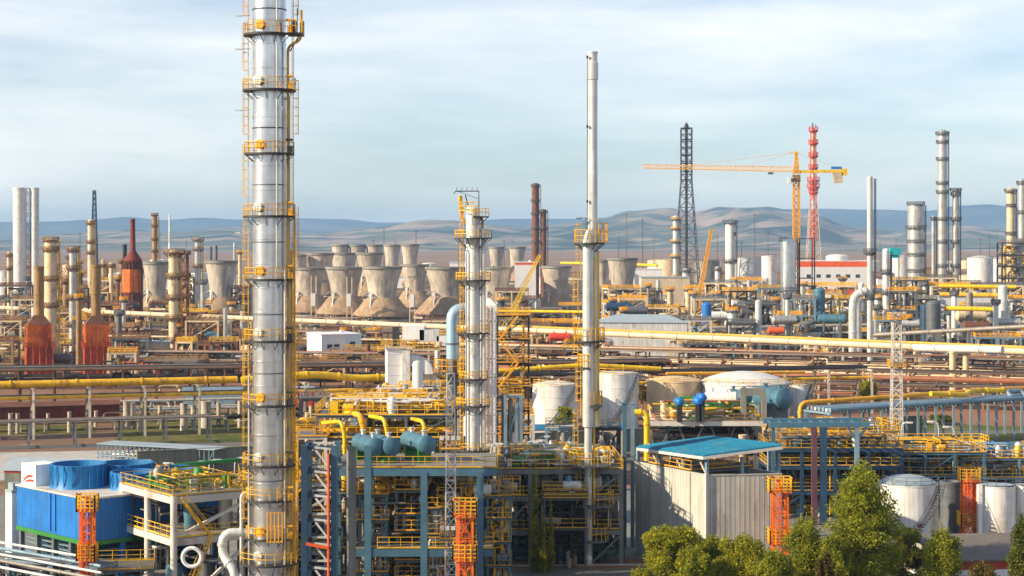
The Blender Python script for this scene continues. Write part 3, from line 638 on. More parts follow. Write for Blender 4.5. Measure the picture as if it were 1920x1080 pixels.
# ---- trees
def tree(label,px,D,top,wpx,kind='broad',m='leaf',n=9000,leaf=.34,name='tree',base=0,group=None,lobes=None,cat='tree'):
    x=X(px,D); z1=Z(top,D)-base; w_=wpx/PXM(D)/2; root=thing(name,label,cat,(x,D,base),group); rnd=random.Random(int(px*7+D))
    b=MB(); th=z1*(.85 if kind!='broad' else .6); tr=max(.12,z1*.018)
    b.rev((x,D,base),(rnd.uniform(-.03,.03),0,1),[(tr*1.3,0),(tr,th*.1),(tr*.7,th*.5),(tr*.2,th)],9); 
    LB=[]
    if kind=='poplar':
        k=max(8,int(z1*1.5))
        for i in range(k):
            f=i/(k-1); zz=z1*(.13+.85*f); prof=(min(1,.45+f*2.2))*(max(0,1-f**3.2))**.62; rr=w_*prof
            for q in range(4): a=rnd.uniform(0,2*PI); o=rr*rnd.uniform(.2,.78); LB.append((o*math.cos(a),o*math.sin(a),zz+rnd.uniform(-.4,.4),rr*rnd.uniform(.26,.5)+.15,z1/k*rnd.uniform(1.1,2.2)))
    elif kind=='cypress':
        k=12
        for i in range(k):
            f=i/(k-1); rr=w_*(1-f*.8)*(.7+.3*rnd.random()); LB.append((rnd.uniform(-.12,.12)*w_,rnd.uniform(-.12,.12)*w_,z1*(.08+.9*f),rr,z1/k*1.1))
    else:
        k=30
        for i in range(k):
            a=rnd.uniform(0,2*PI); f=rnd.random(); o=w_*.86*math.sqrt(rnd.random())*(1-.4*f); LB.append((o*math.cos(a),o*math.sin(a),z1*(.36+.56*f),w_*rnd.uniform(.16,.36),z1*rnd.uniform(.06,.12)))
        LB.append((0,0,z1*.88,w_*.35,z1*.12))
    for lx,ly,lz,rr,rh in LB[::2]:
        z0=max(z1*.1,lz-math.hypot(lx,ly)*1.1-.6); b.cyl((x,D,base+z0),(x+lx*.8,D+ly*.8,base+lz),tr*.35,tr*.1,n=5)
    b.to('trunk','bark',root)
    n=int(n*1.5); leaf=leaf*.82 if n<60000 else leaf
    c=MB(); tot=sum(q[3]*q[3]*q[4] for q in LB)
    for lx,ly,lz,rr,rh in LB:
        cnt=int(n*rr*rr*rh/tot)
        for i in range(cnt):
            u=rnd.gauss(0,1),rnd.gauss(0,1),rnd.gauss(0,1); l_=math.sqrt(u[0]**2+u[1]**2+u[2]**2)+1e-6; q=rnd.random()**.55*(1.12 if rnd.random()<.12 else 1)*(1+.18*noise.noise(Vector((lx*3+u[0]*1.5/l_,ly*3+u[1]*1.5/l_,lz+u[2]*1.5/l_)))*2)
            p=Vector((x+lx+u[0]/l_*q*rr,D+ly+u[1]/l_*q*rr,base+lz+u[2]/l_*q*rh))
            s_=leaf*rnd.uniform(.6,1.25)
            a=Vector((rnd.gauss(0,1),rnd.gauss(0,1),rnd.gauss(0,1))).normalized(); e=a.cross(Vector((rnd.gauss(0,1),rnd.gauss(0,1),rnd.gauss(0,1)+.3))).normalized()
            k=len(c.v); c.v+= [tuple(p-a*s_*.5),tuple(p+e*s_*.32),tuple(p+a*s_*.5),tuple(p-e*s_*.32)]; c.f.append((k,k+1,k+2,k+3))
    c.to('crown',m,root,False)
    return root
# ================================================================== ground cover and roads
patch('grass_area',[G(210,840),G(470,838),G(470,772),G(230,776)],.01,'grass')
patch('grass_strip',[G(-60,818),G(180,812),G(180,796),G(-60,800)],.01,'grass')
patch('grass_field',[G(1500,840),G(1960,850),G(1960,800),G(1500,790)],.01,'grass')
patch('concrete_yard',[G(-80,905),G(300,885),G(330,842),G(-80,850)],.008,'kerb')
patch('service_road',[(-130,352),(140,392),(140,398),(-130,358)],.012,'asphalt')
b=MB(); b.box(40,231,0,110,.4,.14,R(3)); struct(b.to('kerb','kerb',None,False))
patch('front_road',[(-40,150),(60,150),(62,229.5),(-12,226)],.012,'asphalt')
patch('plant_yard',[(-80,185),(-14,185),(-14,300),(-80,300)],.006,'greyconcrete')
patch('plant_paving',[(-10,233),(70,236),(90,300),(-14,300)],.006,'greyconcrete')
# ================================================================== A main silver column
D=190; C=column('tall silver clad distillation tower in the left foreground with yellow railed rings',505,D,-70,31,'aluminium',
  plats=[(-52,50,R(120),R(400)),(68,49,R(110),R(330)),(172,50,R(120),R(420)),(291,47,R(95),R(400)),(408,49,R(120),R(400)),(526,46,R(130),R(400)),(641,48,R(110),R(390)),(761,50,R(120),R(420)),(873,50,R(110),R(390)),(938,44,R(130),R(390)),(1010,44,R(130),R(400)),(1056,56,R(0),R(360))],
  rings=26,n=40,name='distillation_column')
x0=X(505,D); r0=31/PXM(D)
for k,p in enumerate([68,172,291,408,526,641,761,873,1010,1056]):
    z=Z(p,D); b=MB(); a=R(244 if k%2 else 250); cx,cy=x0+(r0-.1)*math.cos(a),D+(r0-.1)*math.sin(a); dx,dy=math.cos(a),math.sin(a)
    b.rev((cx,cy,z+1.0),(dx,dy,0),[(.36,0),(.36,.45),(.5,.46),(.5,.62),(.02,.66)],18); b.to('manhole','silver' if k%2 else 'amber',C)
rows=[-52,68,172,291,408,526,641,761,873,938,1010]
for k,(a,b_) in enumerate(zip(rows,rows[1:])):
    an=R(192 if k%2 else 180); q=r0+.45
    ladder(C,x0+q*math.cos(an),D+q*math.sin(an),Z(b_,D)+.15,Z(a,D)+1.1,an,D,'yellow')
    an=R(350); ladder(C,x0+(q+.35)*math.cos(an),D+(q+.35)*math.sin(an),Z(b_,D)+.15,Z(a,D)+1.1,an,D,'yellow',cage=k%2==0)
def riser(root,pts,r,m,bend=.6):
    b=MB(); b.tube(pts,r,10,bend=bend); return b.to('riser_pipe',m,root)
x1=x0+r0+.42
riser(C,[(X(566,D),D-.6,Z(20,D)),(X(566,D),D-.6,Z(76,D)),(X(541,D),D-.6,Z(88,D)),(X(541,D),D-.6,1)],.14,'yellow')
b=MB(); zq=Z(68,D); b.box(X(556,D),D-.6,zq,1.5,2.2,.22); b.bar((X(545,D),D-.6,zq-1.6),(X(562,D),D-.6,zq),.12); o=b.to('platform','darksteel',C,False); b=MB(); b.rail([(X(546,D),D-1.7,zq+.2),(X(569,D),D-1.7,zq+.2),(X(569,D),D+.5,zq+.2)],1.3,.07,.6,toe=False); b.to('railing','yellow',o,False)
b=MB(); b.cyl((X(553,D),D-.9,zq+.2),(X(553,D),D-.9,zq+1.5),.28,n=10); b.cyl((X(548,D),D-.9,zq+1.1),(X(560,D),D-.9,zq+1.1),.13,n=8); b.bar((X(560,D),D-1.2,zq+.2),(X(560,D),D-1.2,zq+2.7),.08); b.to('valve','darksteel',C)
riser(C,[(x0+.3,D-r0-.1,Z(-30,D)),(x0+1.0,D-r0-.25,Z(-20,D)),(x0+1.0,D-r0-.25,Z(500,D))],.07,'silver')
riser(C,[(x0+r0*.8,D-1.5,Z(200,D)),(x0+r0+.1,D-1.6,Z(210,D)),(x0+r0+.1,D-1.6,2)],.11,'silver')
riser(C,[(x0-r0-.1,D-.9,Z(700,D)),(x0-r0-.25,D-1.0,Z(705,D)),(x0-r0-.25,D-1.0,2)],.10,'silver')
riser(C,[(x0+r0+.55,D+.4,Z(470,D)),(x0+r0+.55,D+.4,2)],.13,'yellow')
for p in rows[1:]:
    b=MB(); b.box(x0+r0+.6,D-1.4,Z(p,D)+.2,.5,.4,.7); b.cyl((x0+r0+.2,D-1.5,Z(p,D)+1.5),(x0+r0+.9,D-1.5,Z(p,D)+1.5),.12,n=8); b.to('valve','darksteel' if p%2 else 'amber',C)
for p in (20,130,242,348,455,590,700,815,900):
    b=MB(); z=Z(p,D); b.lathe(x0,D,[(r0+.015,z),(r0+.05,z+.01),(r0+.05,z+.12),(r0+.015,z+.13)],40,cap=False); b.to('band','darksteel' if p in(20,242) else 'greysteel',C)
riser(C,[(x0+r0+.9,D-.2,Z(395,D)),(x0+r0+.9,D-.2,2)],.11,'amber')
riser(C,[(x0+r0+.3,D+.2,Z(180,D)),(x0+r0+.3,D+.2,2)],.14,'palesteel')
b=MB(); b.rail([(x0+.1,D-r0-.9,Z(1010,D)),(x0+1.6,D-r0-.7,Z(1010,D))],3.0,.09,.35); b.to('ladder_gate','amber',C,False)
for k in range(6):
    b=MB(); z=Z([66,128,242,470,700,820][k],D); b.bar((x0-r0-1.2,D-1.2,z+1.8),(x0-r0-.1,D-1.0,z+1.9),.08); b.box(x0-r0-1.35,D-1.2,z+1.75,.5,.25,.14); b.to('lamp','palesteel',C,False)
# ================================================================== B second column with gantry
D=290
C=column('white column topped by a yellow platform and a bent lamp gantry, right of centre left',887,D,385,13,'white',plats=[(408,30,R(-90),R(110)),(448,35),(527,33),(626,31),(712,27),(762,32),(845,33)],lad=(R(178),388,900),pipe=[(R(-10),.35,430,900,'palesteel'),(R(20),.22,410,900,'yellow'),(R(225),.14,470,900,'silver')],rings=10)
x=X(887,D); z=Z(385,D); b=MB(); b.tube([(x+.9,D,z-1),(x+.9,D,z+2.2),(x-2.7,D,z+2.2),(x-3.0,D,z+1.8)],.09,6); b.tube([(x-.5,D,z-1),(x-1.2,D,z+1.6)],.09,6); b.bar((x-2.4,D,z+2.2),(x+.9,D,z+1.0),.08)
for k in range(5): b.bar((x-2.6+k*.8,D,z+2.2),(x-2.5+k*.8,D,z+2.8),.07)
b.to('lamp_gantry','darksteel',C)
b=MB(); b.cyl((x-2.0,D,z+.6),(x-2.0,D,z+1.5),.35,n=10); b.tube([(x-2.0,D,z+.6),(x-1.6,D,z-2.2),(x-.9,D,z-2.8)],.22,8,bend=.6); b.to('relief_valve','amber',C)
b=MB(); b.rail(ringpts(x,D,z-.9,2.2,R(90),R(290)),1.4,.1,1.2); b.to('railing','brightyellow',C,False)
# white clad flue box right behind it, with the bent duct
D=300; root=thing('flue_tower','tall white rectangular flue beside the gantry column','flue',(X(915,D),D,0))
b=MB(); x=X(915,D); zt=Z(572,D); b.box(x,D,1,2.75,3.4,zt-1); b.to('casing','plaster',root,False)
for k in range(9): b=MB(); b.box(x,D,3+k*(zt-4)/8.5,2.9,3.55,.16); b.to('stiffener','framewhite',root,False)
b=MB(); b.add([(x-1.4,D-1.7,zt),(x+1.4,D-1.7,zt),(x+1.4,D+1.7,zt),(x-1.4,D+1.7,zt),(x-2.2,D-1,zt+1.6),(x+.3,D-1,zt+1.1),(x+.3,D+1,zt+1.1),(x-2.2,D+1,zt+1.6)],[(0,1,5,4),(1,2,6,5),(2,3,7,6),(3,0,4,7),(4,5,6,7)]); b.to('hood','plaster',root,False)
ladder(root,x-.4,D-2.0,1,zt,R(-90),D,'amber')
b=MB(); z=Z(585,D); b.tube([(x-1,D,z-1.0),(X(885,D),D-.6,z+.6),(X(849,D),D-1.2,z+.3),(X(849,D),D-1.2,z-3),(X(849,D),D-1.2,Z(672,D))],1.02,18,bend=3.4); b.to('duct','skyduct',root)
b=MB(); b.cyl((X(849,D),D-1.2,Z(672,D)),(X(849,D),D-1.2,1),.75,n=16); b.lathe(X(849,D),D-1.2,[(.8,Z(645,D)),(1.12,Z(645,D)),(1.12,Z(642,D)),(.8,Z(642,D))],18); b.to('lower_duct','greysteel',root)
platform(root,X(849,D),D-1.2,Z(700,D),.8,3.0,D,rail='amber',rh=2.2)
platform(root,X(849,D),D-1.2,Z(765,D),.8,2.6,D,rail='amber')
frame('dark stair tower of black steel right of the white flue',X(962,310),312,5.2,5,Z(592,310),7,0,2,2,'darksteel','darksteel','yellow',name='stair_tower',cat='stair tower',t=.3,pipes=8,stair=True)
# ================================================================== C thin stack pair
D=231; x=X(1111,D); root=thing('flare_stack','thin white stack rising highest right of centre, with yellow platforms','stack',(x,D,0))
r=9.2/PXM(D); zt=Z(97,D); zm=Z(440,D)
b=MB(); b.lathe(x,D,[(r,Z(800,D)),(r,Z(330,D)),(r*1.04,Z(330,D)+.02),(r*1.04,Z(326,D)),(r,Z(325,D)),(r,Z(150,D)),(r*1.18,Z(149,D)),(r*1.18,Z(118,D)),(r,Z(117,D)),(r,zt-.25),(r*1.12,zt-.2),(r*1.12,zt),(r*.8,zt),(r*.8,zt-1)],24); b.to('shell','palesteel',root)
xl=X(1102,D); b=MB(); b.lathe(xl,D-1.3,[(.5,0),(.46,Z(800,D)),(.68,Z(798,D)),(.68,Z(455,D)),(.5,Z(440,D)),(.1,Z(430,D))],20); b.to('seal_leg','palesteel',root)
xr=X(1119,D); b=MB(); b.cyl((xr,D+.2,Z(800,D)),(xr,D+.2,Z(470,D)),.34,n=14); b.cyl((X(1113,D),D-1.4,Z(980,D)),(X(1113,D),D-1.4,Z(480,D)),.12,n=8); b.to('riser_pipe','yellow' ,root)
b=MB(); b.tube([(X(1101,D),D-.6,zt-.5),(X(1101,D),D-.6,Z(440,D))],.05,6); 
for p in (110,240,380): b.box(X(1101,D),D-.6,Z(p,D),.25,.25,.3)
b.to('cable','darksteel',root)
for p,ro,a0,a1 in ((458,1.9,R(100),R(420)),(641,1.9,R(90),R(400)),(690,1.5,R(90),R(270)),(760,1.6,R(-90),R(90)),(872,2.6,R(90),R(400)),(946,3.0,R(90),R(380)),(1012,2.4,R(0),R(360))):
    platform(root,X(1105,D),D-.7,Z(p,D),.7,ro,D,a0,a1,'greysteel' if p>700 else 'darksteel','yellow',rh=1.6)
xa=X(1083,D); rs=[430,520,600,690,780,872,946,1010,1045]
for a_,b_ in zip(rs,rs[1:]): ladder(root,xa+(.35 if a_%20 else 0),D-.9,Z(b_,D),Z(a_,D)+.9,R(180),D,'yellow')
b=MB(); b.rail(ringpts(X(1117,D),D-.7,Z(455,D),1.4,R(-80),R(80)),2.4,.09,.8); b.to('railing','yellow',root,False)
b=MB(); z=Z(420,D); b.bar((X(1098,D),D-.7,z-2),(X(1098,D),D-.7,z+.8),.08); b.bar((X(1088,D),D-.7,z+.8),(X(1105,D),D-.7,z+.6),.08); b.box(X(1085,D),D-.7,z+.6,.7,.3,.15); b.to('lamp','greysteel',root,False)
root=thing('globe_lamp','white ball beside the front road at the foot of the thin stack','globe',(X(1103,229),229.5,0)); b=MB(); b.lathe(X(1103,229),229.5,[(.12,0),(.12,.3),(.35,.4),(.5,.75),(.5,.9),(.35,1.2),(.02,1.32)],16); b.to('globe','white',root)
# ================================================================== E,F left distance columns
D=1150
column('left of the twin white stacks, broad and pale with an open top',37,D,352,12.3,'white',head='flat',name='stack',cat='stack',rings=4,n=28)
column('right of the twin white stacks, slimmer and shaded',66,D,352,7.2,'palesteel',head='flat',name='stack',cat='stack',rings=4,n=28)
latmast('dark lattice frame standing between the twin white stacks',52,D+3,353,11,'rust',name='lattice_tower',cat='lattice tower',cross='x',segl=6,tk=1.2,w0=5)
latmast('tall blue grey lattice mast rising behind the tan heater stack',177,1000,357,5,'navysteel',w0=5,name='lattice_mast',cross='x',segl=2.6,tk=1.4,w0_=0) if False else latmast('tall blue grey lattice mast rising behind the tan heater stack',177,1000,357,4.5,'navysteel',w0=16/PXM(1000),name='lattice_mast',cross='x',segl=3,tk=1.3)
for args in [
 ('pale grey platformed column just left of the lattice mast',170,980,411,5.5,'cream',[(420,9),(455,9),(475,9)]),
 ('pale column with a broad platform crown right of the twin white stacks',95,640,446,11.5,'cream',[(452,15),(470,16),(525,15),(575,15)]),
 ('narrow brown grey column between the two orange heaters',137,650,462,7.5,'silver',[(470,13),(505,13),(560,13),(610,13)]),
 ('short tan column beside the narrow column between the orange heaters',124,700,520,6,'tan',[(530,10),(580,10)]),
 ('tall pale column with brown platforms left of the silver tower',326,620,468,9.5,'cream',[(475,20),(520,15),(560,15),(598,16),(640,15)]),
 ('brown column with ring platforms behind the left cooling tower',290,1100,402,5,'tan',[(404,7),(425,7),(450,7),(472,7)]),
 ('slim pale column with a wide top platform left of the silver tower',371,1000,446,6,'silver',[(450,12),(468,11),(500,10),(530,10)]),
 ('small cream column at the far left edge',17,1000,472,4,'cream',[(480,7),(505,7)]),
 ('small tan column left of the red conical furnace',193,1000,486,4,'cream',[(500,6)]),
 ('cream column close by the red conical furnace',209,900,492,4,'cream',[(500,7)]),
 ('brown column immediately left of the red conical furnace',228,900,486,4,'tan',[(492,7),(520,7)])]:
    column(*args[:6],plats=args[6],rings=5,deck='rust',rail='tan',lad=(R(0),args[3]+4),n=14)
pole('very thin white stack behind the tall pale column',318,1100,402,.9,'white','thin_stack','stack',None,False)
latmast('brown lattice frame clinging to the right side of the tall pale column',343,626,476,17,'rust',name='lattice_tower',cat='lattice tower',cross='x',segl=4,tk=1.3,baskets=(478,520,560,600),bm='rust',lamps=False)
latmast('red lattice gantry left of the lattice mast, among the far left columns',120,900,495,22,'rust',name='lattice_tower',cat='lattice tower',cross='x',segl=6,tk=1.3)
# heaters
furnace('left one of the orange box heaters with tan stacks',73,555,499,48,608,9,midr=650,group=None)
furnace('right one of the orange box heaters with tan stacks',180,555,496,46,608,9,midr=650)
D=800; x=X(249,D); s=PXM(D); root=thing('furnace','red conical furnace with a slim dark red chimney in the left distance','furnace',(x,D,0))
b=MB(); b.lathe(x,D,[(18/s,0),(18/s,Z(545,D)),(17/s,Z(510,D)),(15.5/s,Z(492,D)),(17/s,Z(489,D)),(17/s,Z(487,D)),(11/s,Z(478,D)),(5.5/s,Z(470,D)),(4.6/s,Z(440,D)),(4.4/s,Z(412,D)),(4.9/s,Z(411,D)),(4.9/s,Z(410,D)-.1),(3.4/s,Z(410,D))],28); o=b.to('shell','brickred',root)
b=MB(); b.lathe(x-.3,D-.5,[(18.6/s,Z(548,D)),(18.6/s,Z(520,D)),(17.3/s,Z(505,D)),(16/s,Z(505,D))],10); b.to('lit_patch','furnace',root,False)  # brighter orange wrap, the furnace's lit side painted as colour
for k in range(10):
    a=R(180+k*20); b=MB(); b.bar((x+18.5/s*math.cos(a),D+18.5/s*math.sin(a),0),(x+17.5/s*math.cos(a),D+17.5/s*math.sin(a),Z(490,D)),.4); b.to('rib','rust',root,False)
column('small black stack left of the red conical furnace',234,950,458,4,'darkpipe',head='flat',name='stack',cat='stack',n=12)
# ================================================================== G cooling towers
for a in [
 ('pale cooling tower behind the tall pale column, left distance',293,935,491,25,None),
 ('cooling tower half in shade just left of the silver tower',415,900,489,30,None),
 ('front row cooling tower nearest to the silver tower, first in its row',578,990,502,33,1),
 ('front row cooling tower, second from the silver tower',646,960,501,35,1),
 ('front row cooling tower with its cone foot fully seen, third in its row',717,930,500,36.5,1),
 ('cooling tower set slightly back between the third and the next front ones',778,1060,496,26,1),
 ('front row cooling tower left of the gantry column',836,960,501,38,1),
 ('front row cooling tower half hidden by the gantry column',930,990,501,32,1),
 ('separate pale cooling tower left of the thin stack, with a dark foot',1043,1000,499,28,None),
 ('squat grey cooling tower right of the thin stack',1167,1030,484,28.5,None),
 ('cooling tower partly behind the thin stack, left of the squat grey one',1128,1090,488,14,None),
 ('middle row cooling tower closest to the silver tower',560,1250,478,15,2),
 ('middle row cooling tower, second from the silver tower',600,1260,475,26,2),
 ('middle row cooling tower, third from the silver tower',645,1300,474,25,2),
 ('middle row cooling tower, fourth from the silver tower',693,1250,474,25,2),
 ('back row cooling tower, first from the left of the small ones',638,1700,459,16.5,3),
 ('back row cooling tower, second of the small ones',670,1700,459,16,3),
 ('back row cooling tower, third of the small ones',702,1700,459,16,3),
 ('back row cooling tower, fourth of the small ones',735,1620,459,16,3),
 ('back row cooling tower, last and clearest of the small ones',769,1560,458,17,3),
 ('small far cooling tower just right of the gantry column',931,1700,463,15,3),
 ('small far cooling tower between the gantry column and rusty columns',969,1700,463,17,3)]: cooling_tower(a[0],a[1],a[2],a[3],a[4])
for k,(px,py) in enumerate([(588,515),(655,517),(773,520),(657,545)][:3]):
    D=905; root=thing('riser_tower','pale riser tower with a flat cap between front cooling towers, %s'%('by the first','by the second','by the third')[k],'riser tower',(X(px,D),D,0),'riser towers between the cooling towers')
    x=X(px,D); zt=Z(py,D); b=MB()
    for i in (-1,1): b.bar((x+i*1.2,D,0),(x+i*1.2,D,zt),.5)
    b.to('leg','cream',root,False); b=MB(); b.box(x,D,zt,4,2,.4); b.to('cap','greysteel',root,False); b=MB(); b.box(x,D,zt*.35,1.8,2.6,6); b.to('valve_house','plaster',root,False)
# ================================================================== H far columns
for args in [
 ('taller of the two rusty columns, rough and brown',1004,1200,343,7,'rust',[(350,9),(378,9),(402,9),(430,9),(455,9)]),
 ('shorter of the two rusty columns',1019,1200,392,5.5,'rust',[(398,8),(430,8)]),
 ('slim white column with a yellow top left of the black lattice flare',1267,1000,404,5.5,'palesteel',[(412,9),(430,9),(454,10),(482,10),(520,9)]),
 ('short white column at the foot of the black lattice flare',1285,990,503,5.5,'white',[(508,11)]),
 ('white vessel with a flat dark top platform',1369,900,416,9,'white',[(418,14),(441,11,R(-60),R(60)),(491,14)]),
 ('wide silver column inside a dark frame, below the crane',1478,760,449,14.5,'aluminium',[(452,17,R(0),R(180)),(545,20),(590,21)]),
 ('slim pale stack, straight and tall, right of the red striped hall',1631,620,330,5.2,'palesteel',[(474,12),(560,9)]),
 ('pale pipe column with one ring right of the slim stack',1661,700,466,6,'white',[(512,11),(550,11)]),
 ('fat grey banded column in the right distance',1717,900,380,15,'silver',[(384,17),(428,20),(455,17),(480,17),(510,17)]),
 ('tallest column in the right distance, silver with ring platforms',1767,1000,243,8.5,'silver',[(252,13),(268,12),(300,12),(345,12),(362,12),(412,12),(455,12),(500,12)]),
 ('second tallest column in the right distance, pale',1792,1000,352,6,'silver',[(358,11),(366,10),(412,11),(455,10),(500,10)]),
 ('thin brown column left of the tallest right hand column',1750,980,404,3.5,'silver',[(412,6)]),
 ('pale column second from the right edge, crowned with a platform',1895,900,352,7.5,'cream',[(360,12),(388,9),(440,10),(490,12)]),
 ('grey column cut by the right edge',1916,880,335,7,'silver',[(345,10),(400,10),(452,12),(500,12)]),
 ('slender white column behind the red striped hall, right of crane',1345,1100,500,4.5,'white',[(506,8)])]:
    column(*args[:6],plats=args[6],rings=7,rail='amber' if args[1] in(1267,) else 'greysteel',deck='greysteel',lad=(R(0),args[3]+5,560,'greysteel') if args[1] not in (1004,1019) else (R(0),args[3]+5,560,'rust'),n=18)
b=MB()
latmast('dark open frame hugging the wide silver column below the crane',1511,764,447,28,'darksteel',name='lattice_tower',cat='lattice tower',cross=False,segl=7,tk=1.6,baskets=(),lamps=False)
# black lattice flare
D=1270; x=X(1287,D); s=PXM(D); root=thing('flare_tower','black lattice flare tower with ring platforms behind the crane jib tip','flare tower',(x,D,0))
b=MB(); b.cyl((x,D,0),(x,D,Z(240,D)),.95,n=12); b.rev((x,D,Z(243,D)),(0,0,1),[(1,0),(1.8,1),(1.6,2.6),(.2,5)],10); b.to('riser','darksteel',root)
b=MB(); b.lattice((x,D,Z(340,D)),(x,D,Z(240,D)),20/s,20/s,8,.33,'x'); b.to('upper_lattice','darksteel',root,False)
b=MB(); b.lattice((x,D,0),(x,D,Z(340,D)),52/s,20/s,9,.42,'x'); b.to('lower_lattice','greysteel',root,False)
for p in (242,262,278,292,307,322,338,352): 
    b=MB(); b.box(x,D,Z(p,D),15/s,15/s,.6); b.to('platform','darksteel',root,False)
# red white flare
D=1200; x=X(1525,D); s=PXM(D); root=thing('flare_tower','red and white banded flare tower right behind the crane mast','flare tower',(x,D,0))
b=MB(); b.cyl((x,D,0),(x,D,Z(240,D)),.95,n=14); b.to('riser','redorange',root)
for k,(p0,p1) in enumerate([(372,392),(250,262),(272,288),(298,312),(322,336)]): b=MB(); b.cyl((x,D,Z(p1,D)),(x,D,Z(p0,D)),1.05,n=14); b.to('band','cream' if k else 'white',root)
b=MB(); b.lattice((x,D,Z(450,D)),(x,D,Z(245,D)),12/s,9/s,16,.2,True); b.to('upper_lattice','redorange',root,False)
b=MB(); b.lattice((x,D,0),(x,D,Z(380,D)),34/s,13/s,12,.26,'x'); b.to('lower_lattice','framewhite',root,False)
for p in (246,270,294,316,340,352,362): platform(root,x,D,Z(p,D),1.4,(9 if p<330 or p>360 else 12)/s,D,deck='red',rail='red',rh=2,th=.8)
b=MB(); b.cyl((x-.5,D,Z(240,D)),(x-.5,D,Z(231,D)),.5,n=8); b.cyl((x+1.5,D,Z(240,D)),(x+1.5,D,Z(233,D)),.25,n=8); b.to('burner','greysteel',root)
# ================================================================== J tower crane
D=850; x=X(1493,D); s=PXM(D); zj=Z(322,D); root=thing('tower_crane','yellow tower crane with a long jib pointing left across the right distance','tower crane',(x,D,0))
b=MB(); b.lattice((x,D,0),(x,D,zj-3.5),2.7,2.7,22,.32,'x'); b.to('mast','amber',root,False)
b=MB(); b.box(x,D,zj-3.6,3.4,3.4,2.2); b.lathe(x,D,[(2,zj-4.4),(2,zj-3.6)],16); b.to('slewing_unit','tan',root,False)
b=MB(); b.lattice((x,D,zj-1),(x,D,Z(286,D)),2.4,.9,5,.3,'x'); b.to('apex','amber',root,False)
b=MB(); b.box(x-.2,D,Z(288,D),1.4,1.4,.9); b.bar((x-3,D,Z(286,D)),(x,D,Z(284,D)),.35); b.to('apex_sheave','brightyellow',root,False)
jl=X(1205,D); 
b=MB(); 
za,zb=zj,Z(315,D)
for yy in (-.8,.8): b.bar((x,D+yy,za),(jl,D+yy,zb),.3)
b.bar((x,D,za+2.1),(jl,D,zb+1.5),.34)
n=34
for k in range(n):
    f0,f1=k/n,(k+.5)/n; f2=(k+1)/n; p=lambda f,yy,u:(x+(jl-x)*f,D+yy,za+(zb-za)*f+u*(2.1-.6*f))
    for yy in (-.8,.8): b.bar(p(f0,yy,0),p(f1,0,1),.17); b.bar(p(f1,0,1),p(f2,yy,0),.17)
    b.bar(p(f0,-.8,0),p(f0,.8,0),.17)
b.to('jib','amber',root,False)
jr=X(1584,D); b=MB(); b.bar((x,D-.8,zj),(jr,D-.8,zj+.3),.5,1.3); b.bar((x,D+.8,zj),(jr,D+.8,zj+.3),.5,1.3); b.box((x+jr)/2,D,zj-.4,jr-x,1.6,.15); b.to('counter_jib','brightyellow',root,False)
b=MB(); b.box(X(1571,D),D,Z(343,D),4.2,2,5); b.to('counterweight','creamwall',root,False)
b=MB(); b.box(X(1568,D),D,Z(317,D),4.6,2.2,1.1); b.to('winch_cover','blue',root,False)
b=MB(); b.box(X(1583,D),D,Z(329,D),2.6,2,3.2); b.to('winch','brightyellow',root,False)
b=MB(); b.box(X(1481,D),D-1.6,Z(344,D),2.4,2.0,2.8); o=b.to('cab','plaster',root,False); b=MB(); b.box(X(1484,D),D-2.62,Z(342,D),1.1,.06,1.8); b.to('cab_window','glass',o,False)
b=MB()
for f,zz in ((.35,1.9),(.72,1.6)): b.bar((x,D,Z(286,D)),(x+(jl-x)*f,D,za+(zb-za)*f+zz),.13)
b.bar((x,D,Z(286,D)),(jr,D,zj+.6),.13); b.to('tie_rope','amber',root,False)
b=MB(); b.box(X(1445,D),D,zj-1.2,2.2,1.8,1.0); b.to('trolley','greysteel',root,False)
# mobile crane booms
for lab,px,D,base,top,tx in (('orange mobile crane with its boom raised right of the black flare',1305,800,560,430,1334),('orange and yellow mobile crane boom by the rusty columns',940,700,610,478,1012)):
    x=X(px,D); root=thing('mobile_crane',lab,'mobile crane',(x,D,0)); zb=Z(base,D); 
    b=MB(); b.box(x-1,D,1,7,3,2.2); b.box(x+2,D,1,2.2,2.6,3.2); b.to('carrier','amber',root,False)
    for k in range(4): b=MB(); b.cyl((x-3.6+k*1.9,D-1.6,.8),(x-3.6+k*1.9,D-1.0,.8),.8,n=14); b.to('wheel','dark',root)
    b=MB(); b.lattice((x-1,D,3),(X(tx,D),D,Z(top,D)),2.0,.9,20,.26,'x'); b.to('boom','amber' if px>1000 else 'brightyellow',root,False)
    b=MB(); b.bar((x-4,D,4.5),(X(tx,D),D,Z(top,D)),.12); b.to('hoist_rope','darksteel',root,False)
